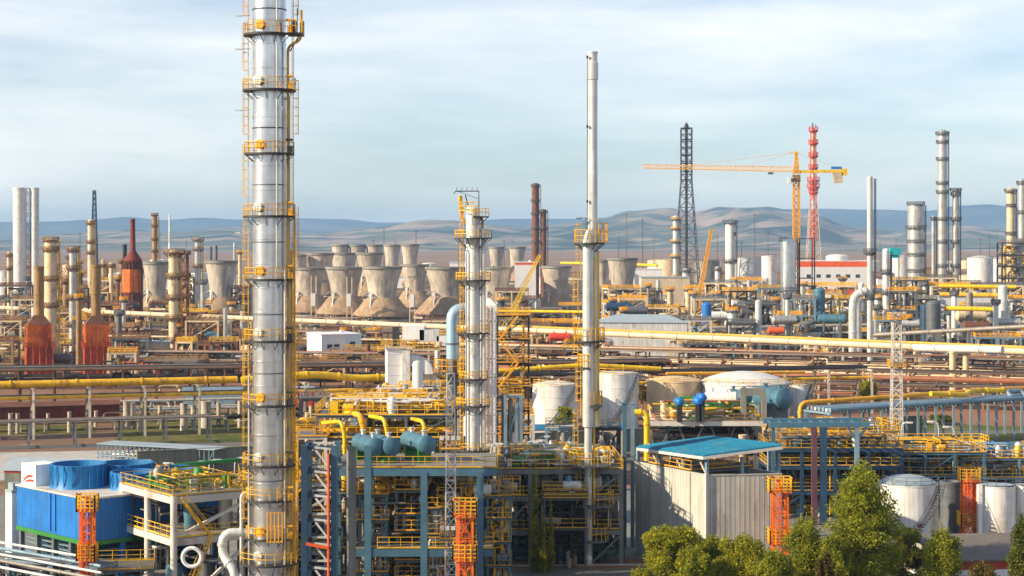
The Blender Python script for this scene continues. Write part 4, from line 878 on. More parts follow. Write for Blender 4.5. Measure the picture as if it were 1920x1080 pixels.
# ================================================================== tanks of the distance and the middle
for a in [
 ('white far tank left of the black lattice flare',1253,1300,487,22,'cream',.1),
 ('grey far tank right of the black lattice flare',1325,1350,489,24,'greypipe',.12),
 ('broad grey white far tank left of the crane',1402,1300,484,26,'palesteel',.08),
 ('bright white far tank just left of the wide silver column',1442,1250,480,14,'tankwhite',.1),
 ('white far tank next to the slim stack, bright',1688,1150,482,18,'tankwhite',.2),
 ('large white far tank in the right distance, left one',1838,1150,484,24,'tankwhite',.2),
 ('white far tank in the right distance, right one',1872,1200,486,18,'tankwhite',.2),
 ('tiny white far tank at the left edge',8,1300,508,14,'tankwhite',.1),
 ('white far tank behind the tall pale column',378,1300,512,20,'tankwhite',.1)]:
    tank(a[0],a[1],a[2],a[3],a[4],a[5],a[6],rail='greysteel',stair=False,group='far storage tanks')
for a in [
 ('bright white mid tank left of the thin stack, behind the low cabin',1040,392,720,42,'tankwhite',.14),
 ('grey white mid tank right of the thin stack, tallest of its row',1158,398,699,39,'palesteel',.08),
 ('cream mid tank left of the domed white one',1264,404,713,52,'cream',.16),
 ('large white mid tank with a shallow dome above the pump deck',1395,404,716,84,'tankwhite',.24),
 ('small grey mid tank at the right end of the tank row',1500,412,722,19,'palesteel',.1)]:
    tank(a[0],a[1],a[2],a[3],a[4],a[5],a[6],group='white storage tanks of the middle distance',hoops=3)
# white cylinders row
for k in range(5): 
    D=1000; px=1220+k*11; x=X(px,D); root=thing('silo','small cream silo in the row behind the long grey hall, %s'%['leftmost','second','middle','fourth','rightmost'][k],'silo',(x,D,0),'row of small cream silos'); b=MB(); b.lathe(x,D,[(1.3,0),(1.3,Z(556,D)),(1.0,Z(553,D)),(.05,Z(551,D))],14); b.to('shell','cream',root)
# ================================================================== buildings of the distance
def rectc(N_,rz,w,d):
    c,s=math.cos(rz),math.sin(rz); return (N_[0]+w/2*c-d/2*s,N_[1]+w/2*s+d/2*c)
rz=R(24); c=rectc((X(603,585),585),rz,13.2,15); building('white plant building with two dark windows, right of the silver tower',c[0],c[1],13.2,15,Z(628,588),rz,'plaster','plaster',wins=[('f',[-3.9,-1.6],[5.9]),('f',[3.6],[6.6,2.6]),('l',[-3],[2])],over=.15,win=(1.7,1.3),name='plant_building')
b=MB()
D=1150; x=X(1560,D); root=building('white hall with two red stripes under the crane',x,D,44,20,27,0,'plaster','plaster',over=.1,band=('redorange',3.4,1),name='striped_hall',cat='hall',wins=[('f',[-16,-10,-4,2,8,14],[17])],win=(2.6,2))
b=MB(); b.lathe(X(1570,D),D,[(7,27.4),(7,30),(5,31),(.1,31.4)],24); b.to('roof_tank','white',root)
D=600; rz=R(-6); root=building('long grey hall with a flat blue grey roof right of the thin stack',X(1205,D+8),D+8,29,16,13.6,rz,'palesteel','roofgrey','long_hall','hall','hip',rise=2.2,over=.4)
building('small ochre building with two dark windows, left of the tall pale column',X(292,600),600,9,8,7.2,R(12),'creamwall','roofgrey','plant_building','building',wins=[('f',[-2,2],[3.6])],win=(1.8,1.2))
building('orange red shed below the ochre building',X(268,590),588,10,5,3.2,0,'redorange','roofgrey','shed','shed')
building('blue white cabin right of the right orange heater',X(216,600),600,5,5,7,R(20),'palesteel','roofblue','cabin','cabin')
building('low white cabin with a blue roof below the bright white mid tank',X(1012,372),372,8,4,2.6,R(-4),'plaster','roofblue','cabin','cabin','gable',rise=.7,wins=[('f',[-2.8,-.9,.9,2.8],[1.0])],win=(.9,.7))
building('small white cabin with a blue roof right of the thin stack, by the grey wall',X(1143,345),345,4.5,4,5.5,0,'creamwall','roofblue','cabin','cabin','gable',rise=.6)
building('pale blue shed behind the left pipe rack',X(400,450),450,14,6,3.6,R(4),'greyblue','greyblue','shed','shed','gable',rise=1)
building('long low maroon shed under the left pipe rack',X(100,404),408,26,5,4.0,R(18),'brickred','rust','shed','shed','gable',rise=.8)
building('dark red shed behind the left pipe rack, right of the silver tower',X(567,440),440,5,5,5,0,'fascia','roofgrey','shed','shed')
building('small white hall by the front cooling towers',X(985,980),980,11,12,Z(492,980),0,'plaster','plaster','hall','hall',band=('redorange',1.2))
# ================================================================== long grey wall with lamps
p0=Vector((-64,316,0)); p1=Vector((84,381,0)); d=(p1-p0); Ln=d.length; an=math.atan2(d.y,d.x)
root=thing('retaining_wall','long grey wall crossing behind the front plant','wall',tuple(p0))
for k in range(3):
    a=p0+d*(k/3+.003); e=p0+d*((k+1)/3-.003); m_=(a+e)/2; b=MB(); b.box(m_.x,m_.y,0,(e-a).length,.5,4.1,an)
    for j in range(12): q=a.lerp(e,(j+.5)/12); b.box(q.x,q.y,0,.35,.75,4.0,an)
    b.box(m_.x,m_.y,4.1,(e-a).length,.8,.15,an); b.to('wall_panel','wallgrey',root,False)
LAMPP=None
def lamp(px,py,D,label,hd=-1):
    global LAMPP
    x=X(px,D); z=Z(py,D)
    if LAMPP is None:
        root=thing('street_lamp',label,'street lamp',(0,0,0),'white curved lamps along the plant'); b=MB(); b.tube([(0,0,0),(0,0,5.6),(-.2,0,6.2),(-1.0,0,6.3)],.09,8,bend=.7); b.to('pole','palesteel',root); b=MB(); b.box(-1.35,0,6.2,.9,.35,.16); b.to('lamp_head','white',root,False); LAMPP=root; c=root
    else: c=dup(LAMPP,(0,0,0),group='white curved lamps along the plant')
    c.location=(x,D,0); c.scale=(-hd*-1 if hd<0 else -1,1,z/6.3) if False else (1 if hd<0 else -1,1,z/6.3); c['label']=label
for px,py,D in [(330,868,262),(392,862,265),(440,858,268),(920,832,270),(937,834,262),(985,828,262),(1030,826,258),(1010,818,300),(1440,830,262),(1648,796,300),(1690,792,300),(1760,790,302),(1790,800,290),(560,880,250)]: lamp(px,py,D,'white curved street lamp in the row along the grey wall',random.choice((-1,1)))
b=MB(); pipeline('green pipe in front of the grey wall, left of the silver tower',[(X(318,245),245,Z(905,245)),(X(318,245),245,Z(874,245)),(X(450,252),252,Z(862,252))],.28,'green')
# ================================================================== big racks
r1=piperack('pipe rack with two big yellow pipes crossing behind the silver tower',(-118,371),(82,434),10.2,7,11,
 [(-2.9,0,.36,'yellow'),(-1.6,0,.25,'darkpipe'),(-.6,0,.3,'greypipe'),(.4,0,.25,'brownpipe'),(1.4,0,.3,'darkpipe'),(2.6,0,.3,'cream'),(-1.2,1,.25,'darkpipe'),(-.2,1,.35,'darkpipe'),(.9,1,.3,'greypipe'),(2.0,1,.4,'darkpipe'),(3.2,1,.35,'brownpipe')],m='concrete',levels=(.78,1.0),post=.5,name='pipe_rack')
pipeline('big yellow pipe along the top of the rack, left of the silver tower',[(-119,367.6,11.1),(-57,387,11.1)],.72,'yellow')
pipeline('bright yellow pipe with a kink right of the silver tower',[(-56,386,11.0),(-46,388.5,11.8),(-40,391,11.8),(-33,394,10.8),(-24,397,10.9),(-5,403,11.4)],.75,'brightyellow')
pipeline('bright yellow pipe right of the thin stack above the tank row',[(-4,403.5,11.6),(16,409,12.6),(33,414,11.4)],.5,'brightyellow')
pipeline('orange pipe along the lower rack right of the bright yellow one',[(34,411,10.6),(66,421,10.2)],.32,'amber')
pipeline('thick yellow stub pipe with a valve wheel right of the silver tower',[(X(540,240),240,Z(802,240)),(X(598,246),246,Z(790,246))],.8,'yellow')
pipeline('long cream pipe running diagonally over the middle distance',[(-300,862,0.5),(-300,862,11.5),(-60,647,11.5),(40,557.5,11.5),(44,554,11.5),(150,459,11.5)],.85,'creampipe',n=14)
pipeline('thinner ochre pipe beside the long cream pipe',[(0,602,12.2),(152,466,12.2)],.4,'amber')
piperack('row of cream trestles carrying the long cream pipe',(-295,857),(148,460),10.4,2.6,26,[(0,0,.02,'cream')],m='cream',post=.7,name='trestle_row',cat='trestle')
pipeline('short thick cream pipe on two round legs at the right',[(X(1715,480),480,Z(652,480)),(X(1880,462),462,Z(656,462))],.95,'white')
for k,px in enumerate((1786,1811)):
    D=472; root=thing('round_pier',('left' if k==0 else 'right')+' one of the tan round piers under the thick cream pipe','pier',(X(px,D),D,0)); b=MB(); b.cyl((X(px,D),D,0),(X(px,D),D,Z(662,D)),.78,n=16); b.cyl((X(px,D),D,Z(662,D)),(X(px,D),D,Z(660,D)),1.0,n=16); b.to('pier','cream',root)
bp=['brownpipe','rustpipe','greypipe','cream','brownpipe','darkpipe']
def manyp(w,n,levels,mats,rmin=.12,rmax=.35): return [(-w/2+.3+(w-.6)*i/(n-1),random.randrange(levels),random.uniform(rmin,rmax),random.choice(mats)) for i in range(n)]
piperack('brown pipe rack in front of the right plant, orange pipes on its lower tier',(-5,498),(150,441),7.5,9,11,manyp(9,22,2,bp)+[(-4.2,0,.75,'rustpipe'),(-2.6,0,.7,'rustpipe')],m='cream',levels=(.72,1.0),post=.4)
piperack('second brown pipe rack behind the orange piped one',(-10,530),(160,462),9.5,9,12,manyp(9,30,3,bp),m='rust',levels=(.5,.78,1.0),post=.4)
piperack('third brown pipe rack, just before the long cream pipe',(-30,570),(140,490),8.5,9,12,manyp(9,22,2,bp),m='rust',levels=(.6,1.0),post=.4)
piperack('low rusty pipe rack behind the white plant building',(-140,640),(20,600),7,9,13,manyp(9,22,2,bp),m='rust',levels=(.6,1.0),post=.4)
piperack('low dark pipe rack before the orange heaters',(-170,500),(-20,508),5.5,9,12,manyp(9,14,2,['darkpipe','brownpipe','greypipe','darkpipe']),m='rust',levels=(.6,1.0),post=.4)
piperack('brown pipe rack behind the orange heaters',(-230,690),(-30,640),8,10,14,manyp(10,14,2,bp),m='rust',levels=(.6,1.0),post=.45)
piperack('far brown pipe rack in the left distance',(-290,790),(-60,740),9,10,16,manyp(10,12,2,bp),m='tan',levels=(.6,1.0),post=.5)
piperack('far cream pipe rack at the cooling tower feet',(-330,900),(-150,872),7,8,20,manyp(8,8,2,['cream','cream','brownpipe'],.3,.6),m='cream',levels=(.6,1.0),post=.5)
piperack('left end rack of grey posts in the shallow yard',(-118,352),(-60,370),5,5,8,manyp(5,6,1,['greypipe','palesteel','brownpipe'],.1,.2),m='greysteel',post=.3)
# right blue grey rack
piperack('wide dark pipe rack right behind the big yellow pipes',(-150,442),(40,482),8.6,9,8,manyp(9,22,2,['darkpipe','darkpipe','brownpipe','greypipe','darkpipe'],.2,.42),m='rust',levels=(.7,1.0),post=.4)
piperack('rusty pipe rack at the feet of the orange piped one',(5,474),(150,428),5.2,8,10,manyp(8,18,2,bp),m='tan',levels=(.6,1.0),post=.35)
piperack('low brown pipe rack between the yellow pipes and the white plant building',(-120,560),(0,540),6.5,9,10,manyp(9,18,2,bp),m='rust',levels=(.6,1.0),post=.4)
piperack('blue grey pipe rack on many pale posts at the right edge',(58,354),(124,394),7.6,7,4.6,[(-3.4,0,.42,'greyblue'),(-2.4,0,.35,'palesteel'),(-1.4,0,.42,'greyblue'),(-.3,0,.4,'greyblue'),(.8,0,.35,'palesteel'),(1.8,0,.4,'greyblue'),(2.9,0,.3,'greypipe')],m='greyblue',post=.45)
pipeline('orange yellow pipe above the blue grey rack at the right',[(X(1500,358),358,Z(790,358)),(X(1500,358),358,Z(755,358)),(X(1740,372),372,Z(739,372)),(X(1925,388),388,Z(727,388))],.42,'amber')
pipeline('bright yellow pipe piece above the blue grey rack',[(X(1745,366),366,Z(738,366)),(X(1812,370),370,Z(741,370)),(X(1818,376),376,Z(732,376)),(X(1880,380),380,Z(732,380))],.5,'brightyellow')
# low walkway left
frame('long low lattice walkway with a pale blue roof, left of the silver tower',X(298,322),326,24,5,4.2,[2.1,4.1],R(-24),26,2,'greyblue','roofgrey','greypipe',name='covered_walkway',cat='walkway',t=.16,pipes=24,rails=False,equip=0)
for k,(a,e,z,n_) in enumerate([((-112,388),(-52,404),1.6,7),((-118,404),(-50,424),2.2,8),((-100,418),(-40,436),3.4,8),((-60,392),(-30,402),2.6,6)]):
    piperack('low sleeper rack of brown pipes in the yard behind the yellow pipes',a,e,z,4,4.5,manyp(4,n_,1,['greypipe','brownpipe','darkpipe','cream','silver']),m='concrete',post=.3,name='sleeper_rack',cat='pipe rack')
for k,(px,D,w,top) in enumerate([(238,395,1.6,752),(248,397,1.2,755),(345,392,1.5,756),(386,398,2.2,752),(362,402,1.0,760),(300,405,.9,760),(130,388,.8,772),(90,392,.7,775),(20,384,1.0,775),(33,386,.8,775),(180,400,.8,770),(410,402,.9,755),(450,398,1.0,752)]):
    column('round concrete pier under the left pipe rack',px,D,top,w*PXM(D)/2,'concrete',head='flat',name='round_pier',cat='pier',n=12,group='concrete piers under the left pipe rack')
# ================================================================== boiler
D=385; root=thing('boiler','white box boiler with an arched duct, left of the gantry column','boiler',(X(750,D),D,0)); s=PXM(D)
z1=Z(652,D); x=X(742,D); b=MB(); b.box(x,D,Z(745,D),3.9,4.5,z1-Z(745,D),R(10)); 
for k in range(5): b.box(x,D,Z(740,D)+k*2.1,4.0,4.6,.15,R(10))
b.to('casing','plaster',root,False)
b=MB(); b.box(X(763,D),D-2.6,Z(770,D),1.6,1.6,z1-Z(770,D)-.4); b.to('downcomer','white',root,False)
b=MB(); b.box(X(795,D),D+.6,1,5.0,4.2,Z(692,D)-1); b.to('rear_casing','creamwall',root,False)
b=MB(); P=[]; n=8
for i in range(n+1):
    a=R(90-90*i/n); P.append((X(770,D)+4.9*math.cos(a)-.2,Z(700,D)+4.0*math.sin(a)))
Q=[(X(770,D)-.3,Z(670,D)-2.6)]+[(X(770,D)+3.2*math.cos(R(90-90*i/n))-.3,Z(700,D)+1.6*math.sin(R(90-90*i/n))) for i in range(n+1)]
vs=[];fs=[]
for yy in (D-2.3,D+2.0):
    vs+= [(a_,yy,c_) for a_,c_ in P]+[(a_,yy,c_) for a_,c_ in Q[1:]]
m=n+1
for i in range(n): 
    fs.append((i,i+1,m+i+1,m+i)); fs.append((2*m+i,2*m+m+i,2*m+m+i+1,2*m+i+1)); fs.append((i,2*m+i,2*m+i+1,i+1)); fs.append((m+i,m+i+1,3*m+i+1,3*m+i))
fs+=[(0,m,3*m,2*m),(n,2*m+n,3*m+n,m+n)]
b.add(vs,fs); b.to('arched_duct','white',root)
for k,(px,w_) in enumerate(((748,7),(800,5.5))):
    b=MB(); b.box(X(px,D),D,z1+.05+k*.1-k*.6,w_,6,.25); q=b.to('platform','framewhite' ,root,False); zz=z1+.3-k*.5; xx=X(px,D); b=MB(); b.rail([(xx-w_/2,D-3,zz),(xx+w_/2,D-3,zz),(xx+w_/2,D+3,zz),(xx-w_/2,D+3,zz)],1.5,.13,1.2,close=True); b.to('railing','yellow',q,False)
for k,(px,py,w_,h_) in enumerate(((775,630,4.5,3),(805,632,4,2.4),(830,640,2.4,2))):
    b=MB(); b.box(X(px,D),D+1,Z(py+8,D),w_,3,h_); b.to('penthouse','plaster' if k!=1 else 'palesteel',root,False)
b=MB(); b.box(X(742,D),D+1,z1+.3,1.4,1.4,4); b.to('vent_box','darksteel',root,False)
# ================================================================== blue cooling unit
rz=R(42.5); c,s_=math.cos(rz),math.sin(rz); B=Vector((-46.8,206,0)); ww,dd=17,16.3
cx=B.x+ww/2*c-dd/2*s_; cy=B.y+ww/2*s_+dd/2*c; root=thing('cooling_unit','bright blue box cooling unit with round fan drums at the lower left','cooling unit',(B.x,B.y,0)); z0,z1=6.7,11.3
Pq=lambda u,v:(B.x+u*c-v*s_,B.y+u*s_+v*c)   # u along the dark right face, v along the bright left face
b=MB(); b.box(cx,cy,z0,ww,dd,z1-z0,rz); b.to('casing','coolerblue',root,False)
b=MB(); b.box(cx,cy,z1+.003,ww+.3,dd+.3,.22,rz); b.to('top_deck','framewhite',root,False)
b=MB(); b.box(cx,cy,z0-.5,ww+.2,dd+.2,.49,rz); b.to('base_beam','green',root,False)
b=MB(); q=Pq(-.07,dd*.52); b.box(q[0],q[1],z0+.3,.12,.5,z1-z0-.4,rz); q=Pq(-.07,dd*.44); b.box(q[0],q[1],z0+.3,.1,.12,z1-z0-.4,rz); b.to('seam_strip','blue',root,False)
for (u,v,r_,h_) in ((4.2,9.5,3.1,2.9),(10.5,9.5,3.1,2.5),(8.0,3.6,2.6,2.2),(13.6,3.6,2.4,2.2)):
    q=Pq(u,v); b=MB(); b.lathe(q[0],q[1],[(r_*1.06,z1+.2),(r_,z1+.7),(r_*.97,z1+h_*.6),(r_*1.03,z1+h_-.1),(r_*1.03,z1+h_),(r_*.95,z1+h_),(r_*.9,z1+.5)],32)
    for k in range(20):
        a=2*PI*k/20; b.bar((q[0]+r_*1.02*math.cos(a),q[1]+r_*1.02*math.sin(a),z1+.3),(q[0]+r_*1.04*math.cos(a),q[1]+r_*1.04*math.sin(a),z1+h_),.1)
    o=b.to('fan_drum','drumblue',root); b=MB(); b.lathe(q[0],q[1],[(r_*.9,z1+.55),(r_*.9,z1+.6)],24); b.to('fan_floor','dark',o,False)
q=Pq(1.9,14.3); b=MB(); b.box(q[0],q[1],z1+.2,3.0,3.4,2.5,rz); b.to('fan_house','plaster',root,False)
# red mark on the fan house, its camera side
b=MB(); e=Pq(.38,14.3); nv=Vector((-c,-s_,0)); tv=Vector((s_,-c,0))
def mark(pts): 
    k=len(b.v); b.v.extend([tuple(Vector((e[0],e[1],z1+1.1))+nv*.04+tv*a_+Vector((0,0,h_))) for a_,h_ in pts]); b.f.append(tuple(range(k,k+len(pts))))
mark([(-1.3,-.55),(-.9,-.1),(-.2,.28),(.5,.42),(1.2,.35),(.9,.12),(.2,.1),(-.5,-.12),(-.9,-.4)]); mark([(-.9,-.6),(-.2,-.25),(.5,-.12),(1.35,-.12),(1.2,-.4),(.4,-.4),(-.3,-.5)]); b.to('red_logo','red',root,False)
for i in range(5):
    for j in range(5):
        if 0<i<4 and 0<j<4: continue
        q=Pq(.4+i*(ww-.8)/4,.4+j*(dd-.8)/4); b=MB(); b.box(q[0],q[1],0,.5,.5,z0-.5,rz); b.to('leg','blue' if i else 'greysteel',root,False)
b=MB()
for k in range(9): 
    q=Pq(.9,dd*.5); b.box(q[0],q[1],1.0+k*.55,.5,dd-2,.1,rz); q=Pq(ww*.5,.9); b.box(q[0],q[1],1.0+k*.55,ww-2,.5,.1,rz)
b.to('louvre','greyblue',root,False)
b=MB(); q=Pq(ww*.5,dd*.5); b.box(q[0],q[1],0,ww-3,dd-3,z0-.6,rz); b.to('basin','navysteel',root,False)
building('tall thin white cabinet at the left end of the blue cooling unit',X(25,222),222,1.2,1.6,10,rz,'plaster','roofgrey','cabinet','cabinet',over=.05)
building('low grey shed with a red gable behind the blue cooling unit',X(140,262),266,20,7,7.6,R(-8),'wallgrey','roofgrey','shed','shed','gable',rise=1.3,band=('fascia',.5))
# ================================================================== cream steel frame left
rz=R(35); NC=(-36.2,199.8); c0=rectc(NC,rz,9.5,13.5)
frame('cream concrete frame with yellow railed decks between blue unit and silver tower',c0[0],c0[1],9.5,13.5,12.6,[8.0,12.5],rz,2,3,'framewhite','greyconcrete','yellow',name='open_frame',t=.75,bt=.75,pipes=26,round_=True,stair=True,equip=6,top=40,pmats=['greypipe','green','silver','darkpipe','greypipe','yellow'])
c1_=rectc((-30,214),R(20),12,9)
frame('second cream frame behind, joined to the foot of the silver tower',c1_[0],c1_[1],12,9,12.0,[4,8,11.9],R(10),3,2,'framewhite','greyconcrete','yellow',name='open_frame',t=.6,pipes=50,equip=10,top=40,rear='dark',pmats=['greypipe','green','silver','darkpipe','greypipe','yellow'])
D=192
pipeline('big bent white pipe at the foot of the silver tower',[(X(486,D),D-.5,Z(997,D)),(X(420,D),D-1,Z(995,D)),(X(420,D),D-1,Z(1040,D)),(X(446,D),D-2,Z(1062,D)),(X(446,D),D-2,2)],.45,'palesteel',bend=1.3,n=16)
pipeline('slim white pipe rising left of the silver tower',[(X(475,D),D-.5,Z(922,D)),(X(455,D),D-1,Z(922,D)),(X(455,D),D-1,Z(990,D)),(X(455,D),D-1,3)],.16,'white',bend=.6)
pipeline('ring shaped white valve wheel pipe near the lower edge',[(X(360+18*math.cos(R(a)),185),185,Z(1045+18*math.sin(R(a)),185)) for a in range(-20,350,30)],.2,'white',bend=.3,fl=False,name='pipe_coil')
for k in range(5):
    D=202-k*2.6; pipeline('white pipe of the bundle at the lower left corner, %s'%['farthest','second','middle','fourth','nearest'][k],[(X(-60,D+6),D+6,6.9-k*.22),(X(40,D),D,6.9-k*.22),(X(190,D-7),D-7,6.6-k*.22)],.14+.05*(k%2),['white','greyblue','palesteel','greypipe','white'][k],group='white pipes at the lower left corner')
frame('low grey pipe trestle at the lower left corner',X(80,199),198,17,3.5,6.3,[3.2,6.2],R(-24),4,2,'greyblue','greysteel','yellow',name='pipe_trestle',t=.3,pipes=30,equip=4,rails=False,solid=.6)
frame('small yellow railed stair deck right of the orange monitor tower at lower left',X(215,196),198,7,5,5.5,[2.5,5.4],R(10),2,2,'greysteel','greysteel','yellow',name='stair_deck',t=.25,pipes=16,stair=True,equip=3,pmats=['green','yellow','greypipe'])
# ================================================================== monitor towers
monitor_tower('orange monitor tower in front of the blue cooling unit',164,194,(958,1050),34)
monitor_tower('orange monitor tower before the big blue steel frame',872,190,(968,1050),44)
monitor_tower('orange monitor tower at the right corner of the grey shed',1462,222.5,(922,1018),42)
monitor_tower('orange monitor tower between the two white tanks at the right',1817,248,(902,985),38)
# ================================================================== blue frame centre
D=200; zt=Z(835,D); root=thing('lattice_tower','tall blue lattice tower with white braces and a red pipe, right of the silver tower','lattice tower',(X(598,D),D,0))
for px,m_ in ((571,'navysteel'),(627,'bluesteel')):
    for dy in (0,4): b=MB(); b.box(X(px,D),D+dy,0,.68,.68,zt); b.to('column',m_,root,False)
b=MB(); n=7
for k in range(n):
    za,zb=zt*k/n,zt*(k+1)/n; b.bar((X(590,D),D-.1,zb-.2),(X(622,D),D-.1,zb-.4),.24); b.bar((X(592,D),D-.1,zb-.5),(X(616,D),D-.1,za+.3),.2); b.bar((X(576,D),D+4,zb-.2),(X(622,D),D+4,zb-.2),.22)
    b.bar((X(627,D),D,zb),(X(627,D),D+4,za),.2)
b.to('white_brace','palesteel',root,False)
b=MB()
for k in range(n): zb=zt*(k+1)/n; b.bar((X(571,D),D,zb-.25),(X(627,D),D,zb-.25),.3,.4); b.bar((X(571,D),D,zb-.25),(X(571,D),D+4,zb-.25),.3)
b.to('beam','navysteel',root,False)
b=MB(); b.cyl((X(617,D),D-.5,0),(X(617,D),D-.5,Z(850,D)),.15,n=10); b.bar((X(575,D),D-.5,Z(1018,D)),(X(617,D),D-.5,Z(1026,D)),.3); b.to('red_pipe','redorange',root)
D=195; column('thick plain grey vertical pipe before the blue frame',659,D,838,9.3,'greyconcrete',head='flat',name='vertical_pipe',cat='pipe',n=20,rings=3)
# main blue frame
D=200; zA,zB=Z(885,D),Z(1036,D); root=thing('steel_frame','big blue steel frame with two beams and yellow rails in the front centre','steel frame',(X(795,D),D,0))
for px in (690,795,900):
    for dy in (0,13): 
        b=MB(); b.box(X(px,D),D+dy,0,.72,.72,(Z(835,D) if px==690 else zA)+.0); b.to('column','bluesteel',root,False)
for z_,p0,p1,nm in ((zA,622,932,'upper'),(zB,668,925,'lower')):
    b=MB()
    for dy in (0,13): b.bar((X(p0,D),D+dy-.02,z_),(X(p1,D),D+dy-.02,z_),.5,.8)
    for px in (690,795,900): b.bar((X(px,D),D,z_-.05),(X(px,D),D+13,z_-.05),.4,.68)
    b.to('beam','bluesteel',root,False)
    b=MB(); b.box((X(p0,D)+X(p1,D))/2,D+6.5,z_+.42,X(p1,D)-X(p0,D)-.3,13.4,.1); q=b.to('deck','greyconcrete',root,False)
    b=MB(); b.rail([(X(p0+40,D),D-.3,z_+.5),(X(p1,D),D-.3,z_+.5),(X(p1,D),D+13,z_+.5)],1.2,.07,1.3); b.to('railing','yellow',q,False)
b=MB(); b.box((X(622,D)+X(925,D))/2,D+13.6,0,17,.2,zA-.6); b.to('shade_backing','dark',root,False)  # dark backing sheet stands in for the shade inside the blue frame
for zz in (10.8,2.8): b=MB(); b.box((X(622,D)+X(932,D))/2,D+9,zz,15.5,9,.15); b.to('deck','darksteel',root,False)
b=MB()
for k in range(60):
    a=random.uniform(X(640,D),X(915,D)); yy=D+random.uniform(2,12); zz=random.uniform(3,14.6); 
    if k%3: b.tube([(a,yy,zz),(a+random.uniform(-3,3),yy,zz),(a+random.uniform(-3,3),yy,zz)],random.uniform(.05,.16),6)
    else: b.cyl((a,yy,zz),(a,yy,max(.2,zz-random.uniform(2,4))),random.uniform(.05,.16),n=6)
b.to('pipework','greypipe',root)
pipework(root,X(780,D),D+7,0,14,11,14.8,0,30,D,['yellow','tan','darkpipe','brownpipe','amber','cream'],.13,5)
for (px,py,r_,L_,m_) in ((706,838,17,5.5,'vesselblue'),(736,838,17,6,'vesselblue'),(802,834,17,6,'vesselblue')):
    D2=203; x=X(px,D2); an=R(-66); r2=r_/PXM(D2); h=L_/2; zc=Z(py,D2)
    vessel({706:'blue grey drum on the blue frame, leftmost of the trio',736:'blue grey drum on the blue frame, middle of the trio',802:'blue grey drum on the blue frame, rightmost and apart'}[px],(x-h*math.cos(an),D2-h*math.sin(an),zc),an,r2,L_,m_,group=None,leg='green',lz=zc-r2-(zA+.5),endm='palesteel')
D2=206; vessel('dark grey drum hanging inside the blue frame on a raised deck',(X(738,D2),D2+1,Z(965,D2)),R(-50),1.45,6.5,'greypipe',lz=Z(965,D2)-1.45-(zB+.5)-.02,leg='vesselblue')
vessel('small navy drum behind the dark grey one in the blue frame',(X(745,D2),D2+5,Z(933,D2)),R(8),.55,5,'blue',lz=.7)
for px,w,zs_,yy in ((742,5,[2.5,4.6,8.8,11.4],208.5),(848,4.6,[3.4,5.6,9.6,12.6],208.5),(655,3,[3,6,9,12],208.5),(700,3,[1.6,4,9.6,12.4],203.5),(772,3.2,[3.4,5.2,8.4,10.2,12.8],204),(820,2.6,[2.4,8.2,11],202.8),(935,2.4,[2,4.4,7,9.6,12],205),(880,2.6,[3,5,9,11.8],204.5)):
    frame('yellow railed inner deck stack inside the blue steel frame',X(px,yy-1),yy,w,6 if yy>207 else 3,zs_[-1]+.2,zs_,0,2,2,'vesselblue','darksteel','yellow',name='deck_stack',t=.22,pipes=70,equip=10,top=14,pr=.08,stair=px==848,pmats=['yellow','amber','darkpipe','greypipe','silver','white'])
# yellow piping block behind and above the frame
frame('grey frame with yellow pipe loops and railed decks above the drums',X(725,222),223,15.5,12,Z(775,218),[7,12.5,Z(820,218),Z(778,218)],0,4,2,'greysteel','greysteel','yellow',name='process_structure',t=.35,pipes=60,equip=8,pmats=['yellow','brightyellow','green','white','greypipe','yellow'],pr=.1,top=110)
frame('yellow railed top deck left of the white boiler foot',X(765,232),233,9,6,Z(752,232),[Z(790,232),Z(752,232)],0,3,2,'greysteel','greysteel','yellow',t=.3,pipes=30,equip=4,pmats=['yellow','amber','greypipe','white'],stair=True,top=70)
frame('narrow deck stack with orange rails right behind the silver tower',X(565,218),220,6,7,Z(815,218),[4,8,12,Z(815,218)-.1],0,2,2,'framewhite','greysteel','yellow',t=.35,pipes=36,equip=5,pmats=['yellow','amber','silver','greypipe'],stair=True)
for k,(a_,b2,yy,m_,r_) in enumerate([((600,640),(798,790),214,'brightyellow',.22),((690,720),(785,785),212,'brightyellow',.22),((770,793),(790,790),213,'brightyellow',.22),((640,676),(778,778),216,'amber',.35),((600,845),(812,806),217,'amber',.28)]):
    pipeline(['thick bright yellow pipe loop left of the trio drums','bright yellow hooked pipe over the middle drum','short yellow hooked pipe over the right drum','amber pipe behind the yellow hooks','long thin amber pipe over the drums'][k],[(X(a_[0],yy),yy+3,Z(b2[0],yy)),(X(a_[1],yy),yy,Z(b2[1],yy)),(X(a_[1]+6,yy),yy,Z(b2[1]+24,yy)),(X(a_[1]+6,yy),yy,Z(b2[1]+70,yy))],r_,m_,bend=.7)
# dark concrete unit
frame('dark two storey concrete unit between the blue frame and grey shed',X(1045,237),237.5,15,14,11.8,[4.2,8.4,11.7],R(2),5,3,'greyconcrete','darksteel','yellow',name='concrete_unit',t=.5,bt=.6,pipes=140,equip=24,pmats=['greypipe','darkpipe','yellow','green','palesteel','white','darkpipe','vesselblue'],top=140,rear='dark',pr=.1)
frame('low dark green pipe rack by the front road',X(1060,236),222.5 if False else 233,14,4,4.0,[2,3.9],R(4),6,2,'navysteel','darksteel','greyblue',name='pump_rack',t=.22,pipes=40,equip=5,rails=False,solid=.5,pmats=['greyblue','vesselblue','green','darkpipe','palesteel'])
frame('yellow railed valve deck on the left of the thin stack',X(1060,226),228.0,5,3.5,Z(935,226),[5,9,Z(935,226)-.05],0,2,2,'greysteel','darksteel','yellow',t=.25,pipes=40,equip=5,brace=False,pmats=['yellow','amber','greypipe','darkpipe'])
